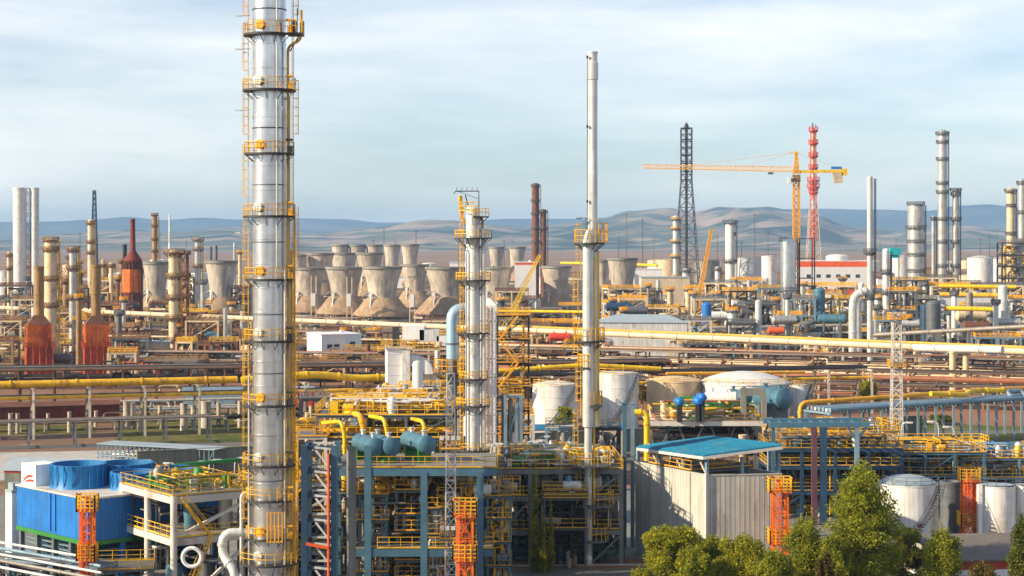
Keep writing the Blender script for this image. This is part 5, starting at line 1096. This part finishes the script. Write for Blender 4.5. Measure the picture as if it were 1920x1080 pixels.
frame('dense grey deck in front of the long wall, centre',X(900,262),264,30,10,5.6,[2.8,5.5],R(12),7,2,'greysteel','greysteel','yellow',t=.35,pipes=60,equip=10,top=80)
tree('slim olive cypress, taller of the pair left of the thin stack',1003,225,868,30,'cypress','leafgold',3000,.3,'cypress')
tree('slim olive cypress, shorter left one of the low pair',1019,224,955,20,'cypress','leafgold',1500,.28,'cypress')
tree('slim olive cypress, shorter right one of the low pair',1033,225,935,22,'cypress','leafgold',1800,.28,'cypress')
# ================================================================== lattice masts
latmast('white and yellow lattice mast in front of the boiler',845,195,700,14,'framewhite',baskets=(842,1010),segl=1.2,w0=22/PXM(195),tk=1.4)
latmast('thin lattice floodlight mast with orange baskets over the right pipe racks',1681,330,588,14,'framewhite',baskets=(600,688),segl=1.6,w0=22/PXM(330),tk=1.2)
latmast('short yellow lattice mast at the right edge of the silver tower foot',552,205,800,12,'yellow',segl=1.5)
# ================================================================== shed
N0=(X(1325,225),225); rz=math.atan2(4.6,8.0)*.98; 
w_,d_=9.2,15.6; cc=rectc(N0,rz,w_,d_); c,s_=math.cos(rz),math.sin(rz); cu,su=math.cos(R(8)),math.sin(R(8)); Pl=lambda u,v:(N0[0]+u*cu-v*s_,N0[1]+u*su+v*c)
root=thing('machine_shed','big grey corrugated shed with a raised bright blue roof','shed',(cc[0],cc[1],0)); zw=11.6
for nm,(u0,v0,u1,v1) in {'a':(0,0,w_,0),'b':(0,.12,0,d_),'c':(w_,.12,w_,d_),'d':(.12,d_,w_-.12,d_)}.items():
    a=Pl(u0,v0); e=Pl(u1,v1); b=MB(); m_=((a[0]+e[0])/2,(a[1]+e[1])/2); L_=math.hypot(e[0]-a[0],e[1]-a[1]); an=math.atan2(e[1]-a[1],e[0]-a[0]); b.box(m_[0],m_[1],0,L_,.2,zw,an)
    n=int(L_/.6)
    for k in range(n): q=(a[0]+(e[0]-a[0])*(k+.5)/n,a[1]+(e[1]-a[1])*(k+.5)/n); b.box(q[0],q[1],.1,.14,.24,zw-.15,an)
    b.box(m_[0],m_[1],zw,L_+.2,.36,.14,an); b.to('wall_panel','shedgrey',root,False)
b=MB(); q=Pl(0,0); b.box(q[0]-.05,q[1]-.15,0,.4,.4,zw+.3,rz); b.to('corner_trim','framewhite',root,False)
def zr(u,v): return 13.7+ .32*(v/d_)*6 if False else 13.8
for (u,v) in [(.15,.2),(4.5,.2),(9,.2),(w_-.15,.2),(.15,5.2),(.15,10.4),(.15,d_-.2),(w_-.15,d_-.2),(4.5,d_-.2),(9,d_-.2)]:
    q=Pl(u,v); b=MB(); b.box(q[0],q[1],zw-.5,.36,.36,(14.2 if u>8 else 13.75 if u>3 else 13.5)-zw+.5,rz); b.to('post','greyblue',root,False)
b=MB(); 
o_=1.0; pts=[(-o_,-o_,14.0),(w_+o_,-o_,14.0),(w_+o_,d_+o_,15.1),(-o_,d_+o_,15.1)]
for k in range(28):
    f0=k/28; f1=(k+.82)/28; f2=(k+1)/28
    def pp(f,v,z): q=Pl(-o_+(w_+.6)*f,min(v,d_-2.0)); return (q[0],q[1],z)
    for (fa,fb,dz) in ((f0,f1,0),(f1,f2,.14)):
        k0=len(b.v); ru=1.1; za_=14.15+ru*fa; zb_=14.15+ru*fb; b.v+=[pp(fa,-o_,za_+dz),pp(fb,-o_,zb_+dz),pp(fb,d_+o_,zb_-.3+dz),pp(fa,d_+o_,za_-.3+dz),pp(fa,-o_,za_-.15),pp(fb,-o_,zb_-.15),pp(fb,d_+o_,zb_-.45),pp(fa,d_+o_,za_-.45)]
        b.f+=[tuple(i+k0 for i in q) for q in ((0,1,2,3),(7,6,5,4),(4,5,1,0),(5,6,2,1),(6,7,3,2),(7,4,0,3))]
b.to('roof','roofblue',root,False)
b=MB(); 
for (p,q) in ((Pl(-o_,-o_),Pl(w_-.4,-o_)),(Pl(-o_,-o_),Pl(-o_,d_-2))):
    z0_=13.82; z1_=14.92 if q==Pl(w_-.4,-o_) else 13.5; b.bar((p[0],p[1],z0_),(q[0],q[1],z1_),.2,.34)
for k in range(3): q=Pl(.15,.2+k*5.2); e=Pl(.15,.2+(k+.45)*5.2); b.bar((q[0],q[1],zw),(e[0],e[1],14.2),.16)
b.to('roof_beam','framewhite',root,False)
frame('yellow crane rail and machinery inside the open top of the grey shed',cc[0],cc[1],9,9,12.6,[11.8],rz,2,2,'greysteel','dark','amber',name='machinery_deck',t=.4,pipes=16,equip=3,pmats=['yellow','amber','greypipe'])
# twin blue posts
for k,px in enumerate((1171,1186)):
    D=243; root=thing('blue_post',('left' if k==0 else 'right')+' one of two tall blue posts at the shed roof corner','post',(X(px,D),D,0)); b=MB(); b.box(X(px,D),D,0,.5,.5,Z(757,D)); b.box(X(px,D),D,Z(757,D),.7,.7,.15); b.to('post','bluesteel' if k==0 else 'greyblue',root,False)
pipeline('thick yellow elbow pipe between the blue posts and the pump deck',[(X(1188,262),262,Z(773,262)),(X(1213,262),262,Z(773,262)),(X(1213,262),262,Z(818,262)),(X(1213,262),262,5)],.42,'brightyellow',bend=1.0)
# ================================================================== pump deck right
D=283; zd=Z(798,D); xa,xb=X(1216,D),X(1436,D); root=thing('pump_deck','pale deck on V braces behind the blue roof, carrying pumps and drums','steel deck',((xa+xb)/2,D,0))
b=MB(); b.box((xa+xb)/2,D+6,zd,xb-xa,13,.7); b.to('deck','framewhite',root,False)
for k in range(4):
    x=xa+1.5+(xb-xa-3)*k/3; b=MB(); b.bar((x,D+.6,zd-4.6),(x-1.9,D+.6,zd),.28); b.bar((x,D+.6,zd-4.6),(x+1.9,D+.6,zd),.28); b.bar((x,D+.6,zd-4.6),(x,D+.6,0),.5); b.to('v_brace','greysteel',root,False)
    b=MB(); b.box(x,D+11,0,.5,.5,zd); b.to('column','greysteel',root,False)
b=MB(); b.rail([(xa,D-.4,zd+.7),(xb,D-.4,zd+.7)],1.1,.09,1.6); b.to('railing','tan',root,False)
b=MB(); b.box((xa+xb)/2,D+8,zd-5,xb-xa-1,9,.3); b.to('lower_deck','darksteel',root,False)
pipework(root,(xa+xb)/2,D+5,zd-5,xb-xa-1,9,5,0,40,D,['darkpipe','brownpipe','greypipe','navysteel'],.2,3)
pipework(root,(xa+xb)/2,D+5,zd+.3,xb-xa-1,9,3.2,0,50,D,['green','tan','cream','greypipe','yellow','rustpipe'],.14,6)
vessel('white banded drum on the pump deck, left one',(X(1352,288),288,Z(748,288)),R(-8),1.15,4.6,'white',lz=Z(748,288)-1.15-zd-.7)
vessel('pale blue drum on the pump deck, right of the white one',(X(1385,291),291,Z(744,291)),R(-55),1.1,4,'vesselblue',lz=Z(744,291)-1.1-zd-.7)
vessel('large blue grey drum end at the right of the pump deck',(X(1452,292),294,Z(748,292)),R(-60),1.7,6,'vesselblue',lz=1.5)
for k,(px,py) in enumerate(((1274,753),(1309,752),(1316,745))):
    D2=282; x=X(px,D2); root=thing('pump_motor','bright blue motor on the pump deck, %s'%['leftmost','middle','rightmost'][k],'motor',(x,D2,zd+.7)); z=Z(py,D2); b=MB(); b.rev((x-.3,D2+.9,z),(.3,-.95,0),[(.1,0),(.6,.05),(.65,.3),(.65,1.3),(.5,1.5),(.45,1.9),(.05,2)],18); b.to('motor','blue' if k else 'drumblue',root); b=MB(); b.box(x,D2,zd+.7,.8,1.0,max(.3,z-zd-1.3)); b.to('base','darksteel',root,False)
D2=284; x=X(1411,D2); root=thing('portal_frame','grey concrete portal frame on the pump deck, right part','portal',(x,D2,zd+.7)); b=MB()
for px in (1394,1432): b.box(X(px,D2),D2,zd+.7,.8,.8,Z(738,D2)-zd-.7)
b.box(x,D2,Z(738,D2)-.3,X(1432,D2)-X(1394,D2)+.78,.78,1.1); b.to('frame','greyconcrete',root,False)
for k,(px,w) in enumerate(((1245,.8),(1262,1.0),(1290,.6),(1330,.8))): 
    D2=287; x=X(px,D2); root=thing('filter_pot','upright pot on the pump deck, %s'%['cream and leftmost','amber beside the left blue motor','white between the motors','dark green right of the motors'][k],'vessel',(x,D2,zd+.7)); b=MB(); b.lathe(x,D2,[(w*.6,zd+.7),(w*.6,zd+1),(w*.7,zd+1.1),(w*.7,zd+2.6),(w*.4,zd+3.1),(.05,zd+3.2)],16); b.to('pot',['cream','amber','white','green'][k],root)
column('stout cream pier under the right end of the pump deck',1392,276,815,7,'cream',head='flat',name='round_pier',cat='pier',n=18)
# ================================================================== teal and navy structures right
D=262; zc=Z(797,D); root=thing('gantry_beam','long teal blue gantry beam on posts right of the blue roof','gantry',(X(1530,D),D,0))
b=MB(); b.bar((X(1442,D),D,zc),(X(1630,D),D,zc+.1),.6,.7); b.bar((X(1442,D),D+6,zc),(X(1630,D),D+6,zc+.1),.6,.7); b.to('beam','bluesteel',root,False)
for px,m_,w_ in ((1527,'plum',.75),(1544,'navysteel',.9),(1607,'greyblue',.6),(1450,'bluesteel',.5)): b=MB(); b.box(X(px,D),D+.1,0,w_,w_,zc-.36); b.to('post',m_,root,False)
b=MB(); b.bar((X(1607,D),D,zc-2.2),(X(1590,D),D,zc-.3),.3); b.bar((X(1607,D),D,zc-2.2),(X(1624,D),D,zc-.3),.3); b.to('bracket','bluesteel',root,False)
b=MB()
for k in range(9): b.bar((X(1450+k*20,D),D,zc+.05),(X(1450+k*20,D),D+6,zc+.05),.25)
b.to('cross_beam','bluesteel',root,False)
frame('dark navy multi level structure behind the poplars',X(1560,270),272,19,9,Z(842,266),[4,7.6,Z(842,266)-.1],0,5,2,'navysteel','navysteel','yellow',t=.5,bt=.5,pipes=90,equip=14,rear='dark',pr=.1,pmats=['vesselblue','bluesteel','darkpipe','yellow','palesteel','tan'],top=60)
frame('navy pipe structure above the front white tanks',X(1700,280),282,22,9,Z(850,276),[5,Z(850,276)-.1],0,6,2,'bluesteel','navysteel','yellow',t=.4,pipes=90,equip=12,rear='dark',pr=.1,pmats=['vesselblue','palesteel','darkpipe','yellow','greyblue','tan'],top=60)
frame('grey pipe structure at the right edge above the white tanks',X(1870,285),287,16,9,Z(862,280),[4,Z(862,280)-.1],0,4,2,'greyblue','greysteel','yellow',t=.35,pipes=60,equip=8,pmats=['vesselblue','palesteel','blue','yellow','greyblue','tan'],top=50)
frame('yellow railed walkway level with the grey posts at the right',X(1700,300),302,26,4,Z(832,300),[Z(832,300)-.1],R(2),7,2,'greysteel','brightyellow','yellow',name='walkway',cat='walkway',t=.3,pipes=20,equip=0,pmats=['yellow','amber'])
pipeline('thick yellow pipe end at the far right of the walkway',[(X(1780,296),296,Z(835,296)),(X(1872,294),294,Z(843,294))],.6,'brightyellow')
frame('cream process deck before the blue grey rack',X(1560,330),332,22,9,6.4,[3,6.3],R(8),5,2,'cream','greyconcrete','yellow',t=.3,pipes=50,equip=8,top=60)
for px,D,top,rp,lab in ((1702,244,892,56,'white front tank with a grey cone roof behind the poplar'),):
    tank(lab,px,D,905,rp,'tankwhite',.28,roofm='roofgrey',rail='greysteel')
root=thing('tank_sign','small red plate on the white front tank','sign',(X(1725,239.2),239.2,Z(986,239.2))); x=X(1725,239.2); 
b=MB(); a=math.asin((X(1725,240)-X(1702,244))/(56/PXM(244))); rr=56/PXM(244)+.05; xx=X(1702,244)+rr*math.sin(a); yy=244-rr*math.cos(a); root.location=(xx,yy,0); ORG[root.name]=(xx,yy,0); b.box(xx,yy,Z(988,240),.7,.05,.4,a); b.to('plate','red',root,False)
column('dark blue grey silo right of the white front tank',1783,252,902,20,'greysteel',head='flat',name='silo',cat='silo',n=24,rings=3)
D=246
for px,rp,lab in ((1868,36,'white front silo with a sharp pale edge at the right'),(1925,22,'white front silo cut by the right edge')):
    tank(lab,px,D,909,rp,'tankwhite',.05,rail='greysteel',stair=False,name='silo',cat='silo',roofm='roofgrey')
b=MB(); b.box(X(1832,D),D-1.6,0,.5,.5,Z(905,D)); tag(b.to('white_post','white',None,False,(X(1832,D),D-1.6,0)),'white square post at the left edge of the sharp edged white silo','post')
# low building bottom right
D=205; root=building('low white building with a brown roof and red fascia at the lower right',X(1872,D),D+4,16.5,15,5.6,R(6),'plaster','roofbrown','low_building','building','gable',rise=1.6,band=('fascia',1.1),wins=[('f',[-5.5,-2.2,1.0,4.6],[2.2])],win=(1.3,1.6),over=.5)
building('flat roofed grey annex left of the low white building',X(1770,D),D+9,6,6,3.2,R(6),'creamwall','roofbrown','annex','annex')
# ================================================================== trees
tree('tall broad poplar, largest tree at the lower right',1622,197,866,172,'poplar','leaf',26000,.36,'poplar')
tree('small bright poplar left of the tallest one',1512,192,965,96,'poplar','leaf',14000,.33,'poplar')
tree('round leafy tree leftmost at the front of the grey shed',1258,188,988,150,'broad','leafgold',17000,.33)
tree('round leafy tree before the corner of the grey shed',1335,192,1002,110,'broad','leaf',11000,.33)
tree('leafy tree between the shed corner and the orange monitor tower',1395,186,1000,140,'broad','leafgold',13000,.33)
tree('low tree directly below the orange monitor tower',1448,180,1028,110,'broad','leaf',9000,.33)
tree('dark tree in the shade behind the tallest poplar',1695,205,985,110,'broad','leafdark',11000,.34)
tree('small dark poplar right of the white front tank',1765,196,990,92,'poplar','leaf',13000,.32,'poplar')
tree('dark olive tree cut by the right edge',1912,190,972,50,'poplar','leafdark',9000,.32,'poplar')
tree('leafy tree filling the gap between the two poplars',1560,189,1000,84,'broad','leaf',10000,.33)
tree('round leafy tree between the first two in front of the shed',1298,184,1022,90,'broad','leaf',9000,.33)
tree('low gold shrub at the bottom edge left of the leafy trees',1200,180,1062,70,'broad','leafgold',6000,.3,'shrub')
tree('low leafy shrub before the low white building',1845,178,1052,90,'broad','leafolive',7000,.3,'shrub')
tree('small olive shrub between the two poplars at the bottom',1548,186,1030,46,'broad','leafolive',5000,.3,'shrub')
tree('golden bush behind the orange pipe at the right',1625,440,712,50,'broad','leafgold',3000,.6,'bush')
tree('dark green bush behind the grey posts at the right',1762,405,778,60,'broad','leafdark',3000,.6,'bush')
tree('green bush left of the dark one behind the grey posts',1718,405,785,40,'broad','leaf',2400,.6,'bush')
tree('olive bush right of the low blue roofed cabin',1060,380,762,46,'broad','leaf',2600,.55,'bush')
tree('olive tree between the two mid tanks right of the thin stack',1205,430,712,26,'broad','leafolive',1800,.6,'bush')
tree('small olive bush behind the long wall right of the thin stack',1160,400,770,40,'broad','leaf',1800,.55,'bush')
for k,(px,w,top) in enumerate(((50,34,800),(92,34,797),(140,30,796),(270,26,760),(440,30,790))): tree('low green hedge bush under the left pipe rack',px,410,top,w,'broad','leaf',1200,.6,'bush',group='hedge bushes under the left pipe rack')
# ================================================================== dense plant of the distances
def unit(px,D,wpx,toppy,kind=0,lab=None,rails=True):
    s=PXM(D); w=wpx/s; h=max(3,Z(toppy,D)); d=min(w,14); lv=max(1,int(h/5.5))
    sm=random.choice([['greysteel','rust','cream','tan'],['greysteel','framewhite','greyblue','darksteel','cream']][kind]); 
    lab=lab or '%s process frame %s'%({'greysteel':'grey','rust':'rusty','cream':'cream','tan':'tan','framewhite':'pale','greyblue':'blue grey','darksteel':'dark'}[sm],near(px))
    frame(lab,X(px,D),D,w,d,h,lv,R(random.uniform(-12,12)),max(2,int(w/7)+1),2,sm,random.choice(['greysteel','greyconcrete','rust'] if kind==0 else ['greysteel','greyconcrete','framewhite']),random.choice(['tan','rust','yellow'] if kind==0 else ['yellow','amber','greysteel','greypipe']),t=.45+D/4000,pipes=14,equip=random.randint(3,6),pr=.22+D/5000,rails=rails,solid=.8,
      pmats=(['brownpipe','cream','tan','rustpipe','greypipe'] if kind==0 else ['silver','palesteel','cream','yellow','greypipe','white','darkpipe']))
def vert(px,D,toppy,rpx,m,kind='vessel'):
    cn={'white':'white','silver':'silver','palesteel':'pale grey','tan':'tan','cream':'cream','greysteel':'dark grey','rust':'rusty','blue':'bright blue','vesselblue':'blue grey','navysteel':'navy','teal':'teal','greypipe':'grey','aluminium':'shiny'}[m]
    column('%s upright %s %s'%(cn,kind,near(px)),px,D,toppy,rpx,m,plats=[(toppy+4,rpx+4)] if random.random()<.6 and rpx<9 else [],rings=2,name='upright_vessel' if kind=='vessel' else 'small_column',cat=kind,n=12,deck='greysteel',rail=random.choice(['amber','greysteel']),head='dome',lad=None)
# left middle plant
for px,D,w,top in [(20,620,50,600),(118,660,40,585),(150,600,22,600),(235,640,40,612),(215,760,60,570),(300,680,50,610),(385,620,60,600),(420,560,50,640),(365,700,40,585),(440,740,50,595),(60,760,60,560),(130,850,60,540),(30,900,50,535),(345,860,30,520),(450,900,40,540),(10,520,40,640),(230,520,50,660),(350,560,30,640),(110,1000,50,520),(210,980,40,525)]: unit(px,D,w,top,0)
for px,D,top,rp,m in [(18,800,560,5,'cream'),(108,720,560,4,'greysteel'),(150,900,510,5,'rust'),(160,700,590,5,'cream'),(262,700,600,6,'tan'),(232,700,560,4,'silver'),(392,720,585,5,'tan'),(402,620,618,6,'greysteel'),(430,620,600,5,'cream'),(455,700,575,5,'silver'),(350,800,540,5,'tan'),(300,1000,500,3.5,'rust'),(5,700,590,6,'greysteel'),(222,900,520,4,'rust'),(265,1050,505,4,'silver'),(450,1050,470,3.5,'cream'),(405,1150,460,3,'greysteel'),(395,1200,462,3,'greysteel'),(440,1100,455,3,'silver'),(130,1100,480,4,'rust'),(148,1150,488,5,'tan'),(105,1100,500,4,'silver'),(200,1150,497,3,'rust')]: vert(px,D,top,rp,m)
rq=random.Random(21)
def belt(n,px0,px1,d0,d1,k,h0,h1,w0=5,w1=15):
    for i in range(n):
        D=rq.uniform(d0,d1); h=rq.uniform(h0,h1); unit(px0+(px1-px0)*(i+rq.random())/n,D,rq.uniform(w0,w1)*PXM(D),Y0+(H-h)*PXM(D),k)
def sticks(n,px0,px1,d0,d1,h0,h1,ms):
    for i in range(n):
        D=rq.uniform(d0,d1); h=rq.uniform(h0,h1); vert(px0+(px1-px0)*(i+rq.random())/n,D,Y0+(H-h)*PXM(D),rq.uniform(.45,1.3)*PXM(D),rq.choice(ms),rq.choice(['vessel','vent stack']))
belt(8,-10,60,575,700,0,4,8); belt(14,60,250,640,760,0,4,8); belt(14,230,470,520,700,0,4,9); belt(16,0,470,720,1050,0,6,12)
belt(14,560,1090,520,700,0,4,8); belt(8,1000,1110,600,900,1,5,11)
belt(18,1130,1920,600,700,1,4,9); belt(18,1130,1920,740,900,1,7,14)
sticks(22,0,470,560,1050,10,24,['tan','rust','cream','silver','greysteel']); sticks(12,560,1090,560,760,7,12,['tan','rust','cream','silver'])
sticks(46,1130,1920,620,950,9,22,['silver','white','palesteel','greysteel','cream','greypipe'])
for a,e,z,w_ in [((30,640),(190,700),9,6),((40,720),(210,780),10,6),((60,800),(220,900),11,6),((35,690),(70,900),9,5),((100,650),(170,900),10,5)]:
    piperack('elevated pipe rack threading through the right hand plant',a,e,z,w_,10,manyp(w_,14,2,['greypipe','silver','cream','palesteel','darkpipe','yellow']),m='greysteel',levels=(.7,1.0),post=.4)
# middle between tower and thin stack
for px,D,w,top in [(590,560,50,672),(700,520,40,676),(690,700,40,622),(640,700,60,617),(700,620,26,640),(560,620,24,640),(960,640,60,600),(1010,600,50,610),(1060,640,40,605),(1020,700,60,585),(820,760,50,600),(960,900,60,545),(985,820,44,560),(1075,520,40,655),(1030,520,50,660),(980,480,40,680)]: unit(px,D,w,top,0)
for px,D,w,top in [(700,300,60,770),(650,320,70,760),(590,330,50,745),(830,330,30,740),(960,300,30,740),(980,330,40,780),(1050,310,50,800),(1140,320,40,800)]: unit(px,D,w,top,1)
for px,D,top,rp,m in [(690,560,645,4,'red' if False else 'rust'),(560,560,655,5,'tan'),(716,540,655,5,'rust'),(820,420,640,5,'white'),(980,560,645,6,'cream'),(1065,560,640,5,'rust'),(1142,560,655,5,'cream'),(1150,560,655,5,'cream'),(1008,860,560,6,'silver'),(975,880,565,6,'greysteel'),(940,850,560,6,'navysteel'),(860,350,735,6,'silver'),(875,350,780,8,'palesteel'),(940,330,790,7,'tan')]: vert(px,D,top,rp,m)
# right plant
for px,D,w,top in [(1165,800,60,540),(1185,720,50,560),(1210,860,50,545),(1145,860,50,548),(1330,720,60,560),(1385,740,50,545),(1420,700,60,570),(1350,820,60,530),(1310,860,40,540),(1400,860,50,525),(1440,800,50,540),(1500,700,50,560),(1545,720,60,550),(1590,700,50,560),(1570,820,70,535),(1520,900,50,535),(1690,700,50,545),(1725,720,50,560),(1700,820,60,525),(1780,820,70,535),(1840,840,70,535),(1890,760,50,535),(1850,700,60,575),(1800,700,50,585),(1910,700,40,560),(1760,900,60,520),(1640,820,40,540),(1655,640,30,600),(1480,680,40,590),(1310,640,40,600),(1390,640,50,605),(1240,900,40,550),(1900,880,50,455),(1815,950,40,530)]: unit(px,D,w,top,1)
for px,D,top,rp,m in [(1325,690,567,9,'blue'),(1372,660,580,8,'white'),(1422,640,562,6,'palesteel'),(1536,700,540,11,'vesselblue'),(1608,660,558,8,'palesteel'),(1640,660,575,7,'cream'),(1594,720,556,6,'white'),(1750,650,563,14,'greysteel'),(1735,660,570,10,'navysteel'),(1880,660,534,9,'palesteel'),(1345,760,548,6,'silver'),(1300,760,548,5,'white'),(1290,800,540,5,'cream'),(1405,780,525,5,'silver'),(1435,860,520,6,'white'),(1455,720,560,6,'tan'),(1505,800,530,6,'silver'),(1560,780,545,6,'silver'),(1580,860,520,5,'cream'),(1615,780,530,5,'white'),(1680,660,580,7,'navysteel'),(1700,660,588,9,'greysteel'),(1710,760,540,6,'silver'),(1780,760,560,7,'cream'),(1810,700,570,7,'white'),(1830,780,545,7,'silver'),(1855,760,555,6,'cream'),(1900,720,560,7,'silver'),(1745,860,530,5,'white'),(1815,880,535,6,'silver'),(1200,760,560,6,'white'),(1180,820,552,6,'silver'),(1150,780,560,6,'greysteel'),(1234,860,525,4,'silver'),(1256,830,540,5,'cream')]: vert(px,D,top,rp,m)
for k,(px,D,py,r,L_,m,ax) in enumerate([(1340,700,592,1.6,9,'white',0),(1470,640,600,1.5,8,'silver',10),(1560,660,598,1.7,9,'vesselblue',-15),(1700,640,606,1.5,8,'palesteel',0),(1820,660,592,1.8,10,'cream',8),(1890,640,604,1.5,8,'silver',-10),(1160,700,575,1.6,9,'navysteel',0),(1190,680,582,1.5,9,'greysteel',5),(1410,700,585,1.6,8,'greysteel',0),(1830,620,612,1.6,8,'rust',0),(640,560,665,1.4,7,'tan',0),(300,600,662,1.6,8,'cream',10),(420,560,672,1.8,9,'white',0),(25,560,668,1.6,8,'tan',0),(110,560,672,1.5,7,'greysteel',0),(1050,560,632,1.2,6,'red',0),(1455,620,620,1.1,5,'redorange',0)]):
    z=Z(py,D); vessel('%s horizontal drum %s'%({'white':'white','silver':'silver','vesselblue':'blue grey','palesteel':'pale grey','cream':'cream','navysteel':'navy','greysteel':'dark grey','rust':'rust red','redorange':'bright red','tan':'tan','red':'red'}[m],near(px)),(X(px,D),D,z),R(ax),r,L_,m,lz=max(.3,z-r))
for a in [((X(1760,700),700,Z(536,700)),(X(1905,690),690,Z(538,690)),.7,'brightyellow','upper bright yellow pipe among the right edge units'),((X(1765,700),702,Z(552,700)),(X(1890,690),692,Z(554,690)),.8,'amber','middle amber pipe among the right edge units'),((X(1770,650),650,Z(578,650)),(X(1870,645),645,Z(580,645)),.8,'brightyellow','lower bright yellow pipe before the white block at the right'),((X(1052,900),900,Z(493,900)),(X(1100,890),890,Z(494,890)),0.6,'brightyellow','far bright yellow pipe left of the thin stack'),((X(1196,900),900,Z(496,900)),(X(1232,890),890,Z(498,890)),0.6,'brightyellow','far bright yellow pipe by the squat grey cooling tower'),((X(930,650),650,Z(583,650)),(X(1100,640),640,Z(585,640)),.5,'brightyellow','yellow pipe before the cooling tower with a dark foot'),((X(1640,600),600,Z(628,600)),(X(1925,560),560,Z(612,560)),.7,'greypipe','grey pipe rising to the right edge over the racks')]:
    pipeline(a[4],[a[0],a[1]],a[2],a[3])
building('white block with a grey roof among the right edge units',X(1807,720),722,20,10,Z(556,720),0,'plaster','roofgrey','block','building')
building('cream low hall behind the black lattice flare foot',X(1255,900),930,24,16,Z(520,930),0,'creamwall','roofgrey','hall','hall')
building('small white control house behind the far yellow pipe',X(1215,1100),1100,16,12,Z(505,1100),0,'plaster','plaster','control_house','building')
D=620; b=MB(); pipeline('big white bent duct left of the slim pale stack',[(X(1625,D),D,Z(545,D)),(X(1603,D),D,Z(553,D)),(X(1599,D),D,Z(575,D)),(X(1599,D),D,1)],1.4,'palesteel',bend=5,n=16)
D=715; root=thing('hopper','teal box hopper on top of the pipe column right of the slim stack','hopper',(X(1678,D),D,0)); b=MB(); b.box(X(1678,D),D,Z(478,D),4.2,3,2.6); b.box(X(1678,D),D,Z(484,D),2,2,1.3); b.to('bin','teal',root,False)
for dx in (-1.5,1.5): b=MB(); b.box(X(1678,D)+dx,D,0,.35,.35,Z(478,D)); b.to('leg','greysteel',root,False)
# far small things on the plain
rr=random.Random(5)
for px in (700,720,780,742,860,1015,1160,1175,1205,1415,1440,1345,1390,1680,1650,1855,1870,1838,480,350,300,150,1226,945,962,1095):
    pole('thin far mast '+near(px),px,rr.uniform(1700,2400),{1175:402,1205:410,1415:402,720:428,780:432,1345:440}.get(px,rr.uniform(436,455)),.5,rr.choice(['rust','greysteel','darksteel']))
for k in range(46):
    px=rr.choice([rr.uniform(0,470),rr.uniform(560,1200),rr.uniform(1120,1920),rr.uniform(1120,1920)]); D=rr.uniform(1350,2600); 
    if rr.random()<.55: tank('%s small tank %s'%(('white','cream')[k%2],near(px)),px,D,Y0+(40-rr.uniform(9,14))*F/D,rr.uniform(8,14)/D*F,('tankwhite','cream')[k%2],.12,rail=False,stair=False,group='small far tanks',n=20)
    else: building('%s small block %s'%(('white','brown','cream')[k%3],near(px)),X(px,D),D,rr.uniform(16,34),12,rr.uniform(5,9),0,('plaster','tan','creamwall')[k%3],rr.choice(['roofgrey','rust']),'far_block','building','gable',rise=2,group='small far blocks')
for k in range(44):
    px=rr.choice([rr.uniform(0,460),rr.uniform(560,1130),rr.uniform(1130,1920)]); D=rr.uniform(900,2000); h=rr.uniform(4,9)
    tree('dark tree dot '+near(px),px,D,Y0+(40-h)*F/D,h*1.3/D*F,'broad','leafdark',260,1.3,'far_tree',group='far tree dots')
# ================================================================== unique wording for look-alikes
ordn=['leftmost','second from left','third from left','fourth from left','fifth from left','sixth from left','seventh from left','eighth from left','ninth from left','tenth from left']
by={}
for o in THINGS: by.setdefault(o['label'],[]).append(o)
for lab,os_ in by.items():
    if len(os_)<2: continue
    os_.sort(key=lambda o:(o.location.x/max(1,o.location.y)))
    for i,o in enumerate(os_): o['label']=lab+', '+(ordn[i] if i<10 else '%dth from left'%(i+1))
# things outside the unit height of the copied towers get their final size above; nothing is drawn in camera space
